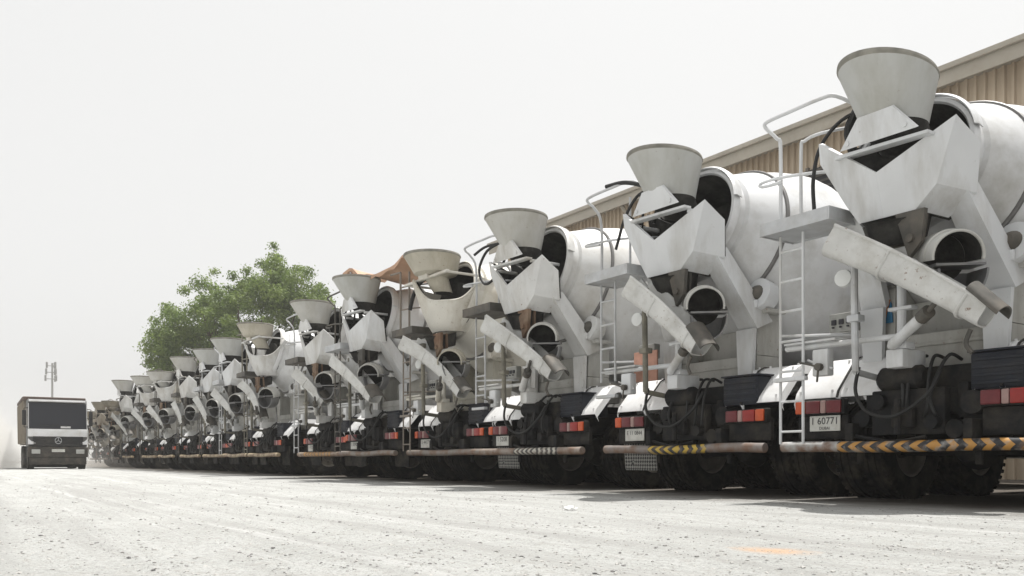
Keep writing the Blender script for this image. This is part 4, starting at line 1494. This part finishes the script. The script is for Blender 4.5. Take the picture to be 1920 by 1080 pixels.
def gh(x, y):
    f = max(0, min(1, (6.5 - y) / 2.5))
    d = math.hypot(x, y)
    h = .045 * (noise.noise((x * .22, y * 1.5, 3)) * f) + .020 * abs(noise.noise((x * .12 + 7, y * 3.4, 5))) * f + .014 * noise.noise((x * 1.6, y * 2.2, 9)) * f + .008 * noise.noise((x * 5, y * 5, 1)) * f
    h *= min(1, max(.2, (60 - d) / 30))
    if d < 2.2: h *= d / 2.2
    return h


verts = [(x, y, gh(x, y)) for y in ys for x in xs]
nx = len(xs)
faces = [(j * nx + i, j * nx + i + 1, (j + 1) * nx + i + 1, (j + 1) * nx + i) for j in range(len(ys) - 1) for i in range(nx - 1)]
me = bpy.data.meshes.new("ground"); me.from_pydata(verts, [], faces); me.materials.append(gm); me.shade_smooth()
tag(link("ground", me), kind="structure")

# loose stones
rnd = random.Random(5)
b = bmesh.new()
cnt = 0
while cnt < 15000:
    dist = 2.2 * math.exp(rnd.random() * 2.2)
    px_ = rnd.uniform(-60, 1980)
    p = at(px_, dist)
    if p.y > 6.6: continue
    r = min(.009, .0020 * math.exp(rnd.expovariate(2.3))) * (1 + dist * .05)
    t = [Vector(v) for v in ((1, 0, 0), (0, 1, 0), (-1, 0, 0), (0, -1, 0), (0, 0, .7), (.6, .6, .45), (-.6, .6, .4), (-.6, -.6, .5), (.6, -.6, .4))]
    rot = Matrix.Rotation(rnd.uniform(0, 6.28), 3, 'Z')
    vs = [b.verts.new(p + rot @ Vector((v.x * r * rnd.uniform(.7, 1.3), v.y * r * rnd.uniform(.7, 1.3), v.z * r * rnd.uniform(.7, 1.2))) + Vector((0, 0, gh(p.x, p.y) - r * .1))) for v in t]
    mi = rnd.choice((0, 1, 1, 1, 2))
    for q in ((0, 5, 8), (5, 0, 1), (5, 1, 6), (6, 1, 2), (6, 2, 7), (7, 2, 3), (7, 3, 8), (8, 3, 0), (4, 5, 6), (4, 6, 7), (4, 7, 8), (4, 8, 5)):
        f = b.faces.new([vs[i] for i in q]); f.material_index = mi
    cnt += 1
bmesh.ops.recalc_face_normals(b, faces=b.faces[:])
me = bpy.data.meshes.new("gravel"); b.to_mesh(me); b.free()
for nm, c_ in (("stone_grey", (.27, .265, .25)), ("stone_pale", (.42, .41, .39)), ("stone_dark", (.19, .185, .18))):
    me.materials.append(mat(nm, c_, .9, var=.2, scale=30))
tag(link("gravel", me), "loose grey stones scattered over the pale yard", "gravel", kind="stuff")

# scrap of white plastic lying on the yard
b = MB()
sp_ = at(1069, CAMH * FPX / (958 - HOR))
bmesh.ops.create_icosphere(b.bm, subdivisions=3, radius=1.0)
for v in b.bm.verts:
    k_ = 1 + .35 * noise.noise(v.co * 2.1) + .2 * noise.noise(v.co * 5.0)
    v.co = Vector((v.co.x * .055 * k_, v.co.y * .035 * k_, max(-.3, v.co.z) * .026 * k_ + .008))
o = link("plastic_scrap", b.mesh("plastic_scrap", mat("scrap_white", (.8, .8, .78), .5, var=.05)), None, (sp_.x, sp_.y, gh(sp_.x, sp_.y)))
o.rotation_euler = (0, 0, 1.0)
tag(o, "crumpled white plastic scrap lying alone on the gravel in front of the trucks", "litter")

# ------------------------------------------------------------------ air
def volume_mat(nm, dens, col_, aniso=.2, blob=None):
    m = bpy.data.materials.new(nm); m.use_nodes = True
    N, L = m.node_tree.nodes, m.node_tree.links
    N.remove(N["Principled BSDF"])
    v = N.new("ShaderNodeVolumePrincipled")
    v.inputs["Color"].default_value = (*col_, 1)
    v.inputs["Anisotropy"].default_value = aniso
    v.inputs["Density"].default_value = dens
    L.new(v.outputs[0], N["Material Output"].inputs["Volume"])
    if blob:
        tc = N.new("ShaderNodeTexCoord")
        ln = N.new("ShaderNodeVectorMath"); ln.operation = 'LENGTH'; L.new(tc.outputs["Object"], ln.inputs[0])
        n = N.new("ShaderNodeTexNoise"); n.inputs["Scale"].default_value = 2.2; n.inputs["Detail"].default_value = 3
        L.new(tc.outputs["Object"], n.inputs["Vector"])
        a = N.new("ShaderNodeMath"); a.operation = 'MULTIPLY_ADD'; L.new(n.outputs["Fac"], a.inputs[0]); a.inputs[1].default_value = .9; L.new(ln.outputs["Value"], a.inputs[2])
        r = N.new("ShaderNodeMapRange"); r.inputs[1].default_value = .35; r.inputs[2].default_value = 1.25; r.inputs[3].default_value = dens; r.inputs[4].default_value = 0
        L.new(a.outputs[0], r.inputs[0]); L.new(r.outputs[0], v.inputs["Density"])
    return m


b = MB(); b.box((-450, -230, -1.2), (230, 450, 19.0))
hz_ = link("haze", b.mesh("haze", volume_mat("haze_air", .0009, (.96, .95, .93))))
tag(hz_, kind="stuff")

for k, (dx, dy, sx, sy, sz, dn) in enumerate(((-45.6, 2.0, 5.0, 1.7, 2.6, .75), (-52, 4.5, 5, 4.5, 2.4, .35), (-62, 6, 22, 12, 6, .010), (-45.5, 7.0, 6.0, 1.6, 1.4, .10))):
    t = bmesh.new(); bmesh.ops.create_icosphere(t, subdivisions=3, radius=1.25)
    me = bpy.data.meshes.new("dust"); t.to_mesh(me); t.free()
    me.materials.append(volume_mat("dust_air_%d" % k, dn, (.93, .91, .87), .2, True))
    o = link("dust", me, None, (dx, dy, .5)); o.scale = (sx, sy, sz)
    tag(o, kind="stuff")

# ------------------------------------------------------------------ light
SUN = Vector((-.35, .95, 3.7)).normalized()
elev = math.asin(SUN.z); azim = math.atan2(SUN.x, SUN.y)
sl = bpy.data.lights.new("sun", 'SUN'); sl.energy = 4.3; sl.angle = R(.6); sl.color = (1, .975, .935)
so = bpy.data.objects.new("sun", sl); COL.objects.link(so)
so.rotation_euler = SUN.to_track_quat('Z', 'Y').to_euler()
w = bpy.data.worlds.new("World"); sc.world = w; w.use_nodes = True
N, L = w.node_tree.nodes, w.node_tree.links
bg = N["Background"]; bg.inputs["Strength"].default_value = .11
sky = N.new("ShaderNodeTexSky"); sky.sky_type = 'NISHITA'; sky.sun_disc = False
sky.sun_elevation = elev; sky.sun_rotation = azim
sky.air_density = 1.0; sky.dust_density = 6.0; sky.ozone_density = 1.0
hs = N.new("ShaderNodeHueSaturation"); hs.inputs["Saturation"].default_value = .05
L.new(sky.outputs[0], hs.inputs["Color"])
veil = N.new("ShaderNodeMix"); veil.data_type = 'RGBA'; veil.inputs["Factor"].default_value = .62
veil.inputs["B"].default_value = (7.1, 7.1, 7.02, 1)       # even white dust veil over the whole sky
L.new(hs.outputs[0], veil.inputs["A"])
L.new(veil.outputs["Result"], bg.inputs["Color"])

vs_ = sc.view_settings
vs_.view_transform = 'Standard'; vs_.look = 'None'; vs_.gamma = 1.0; vs_.exposure = .42
sc.cycles.volume_bounces = 1
sc.cycles.max_bounces = 8
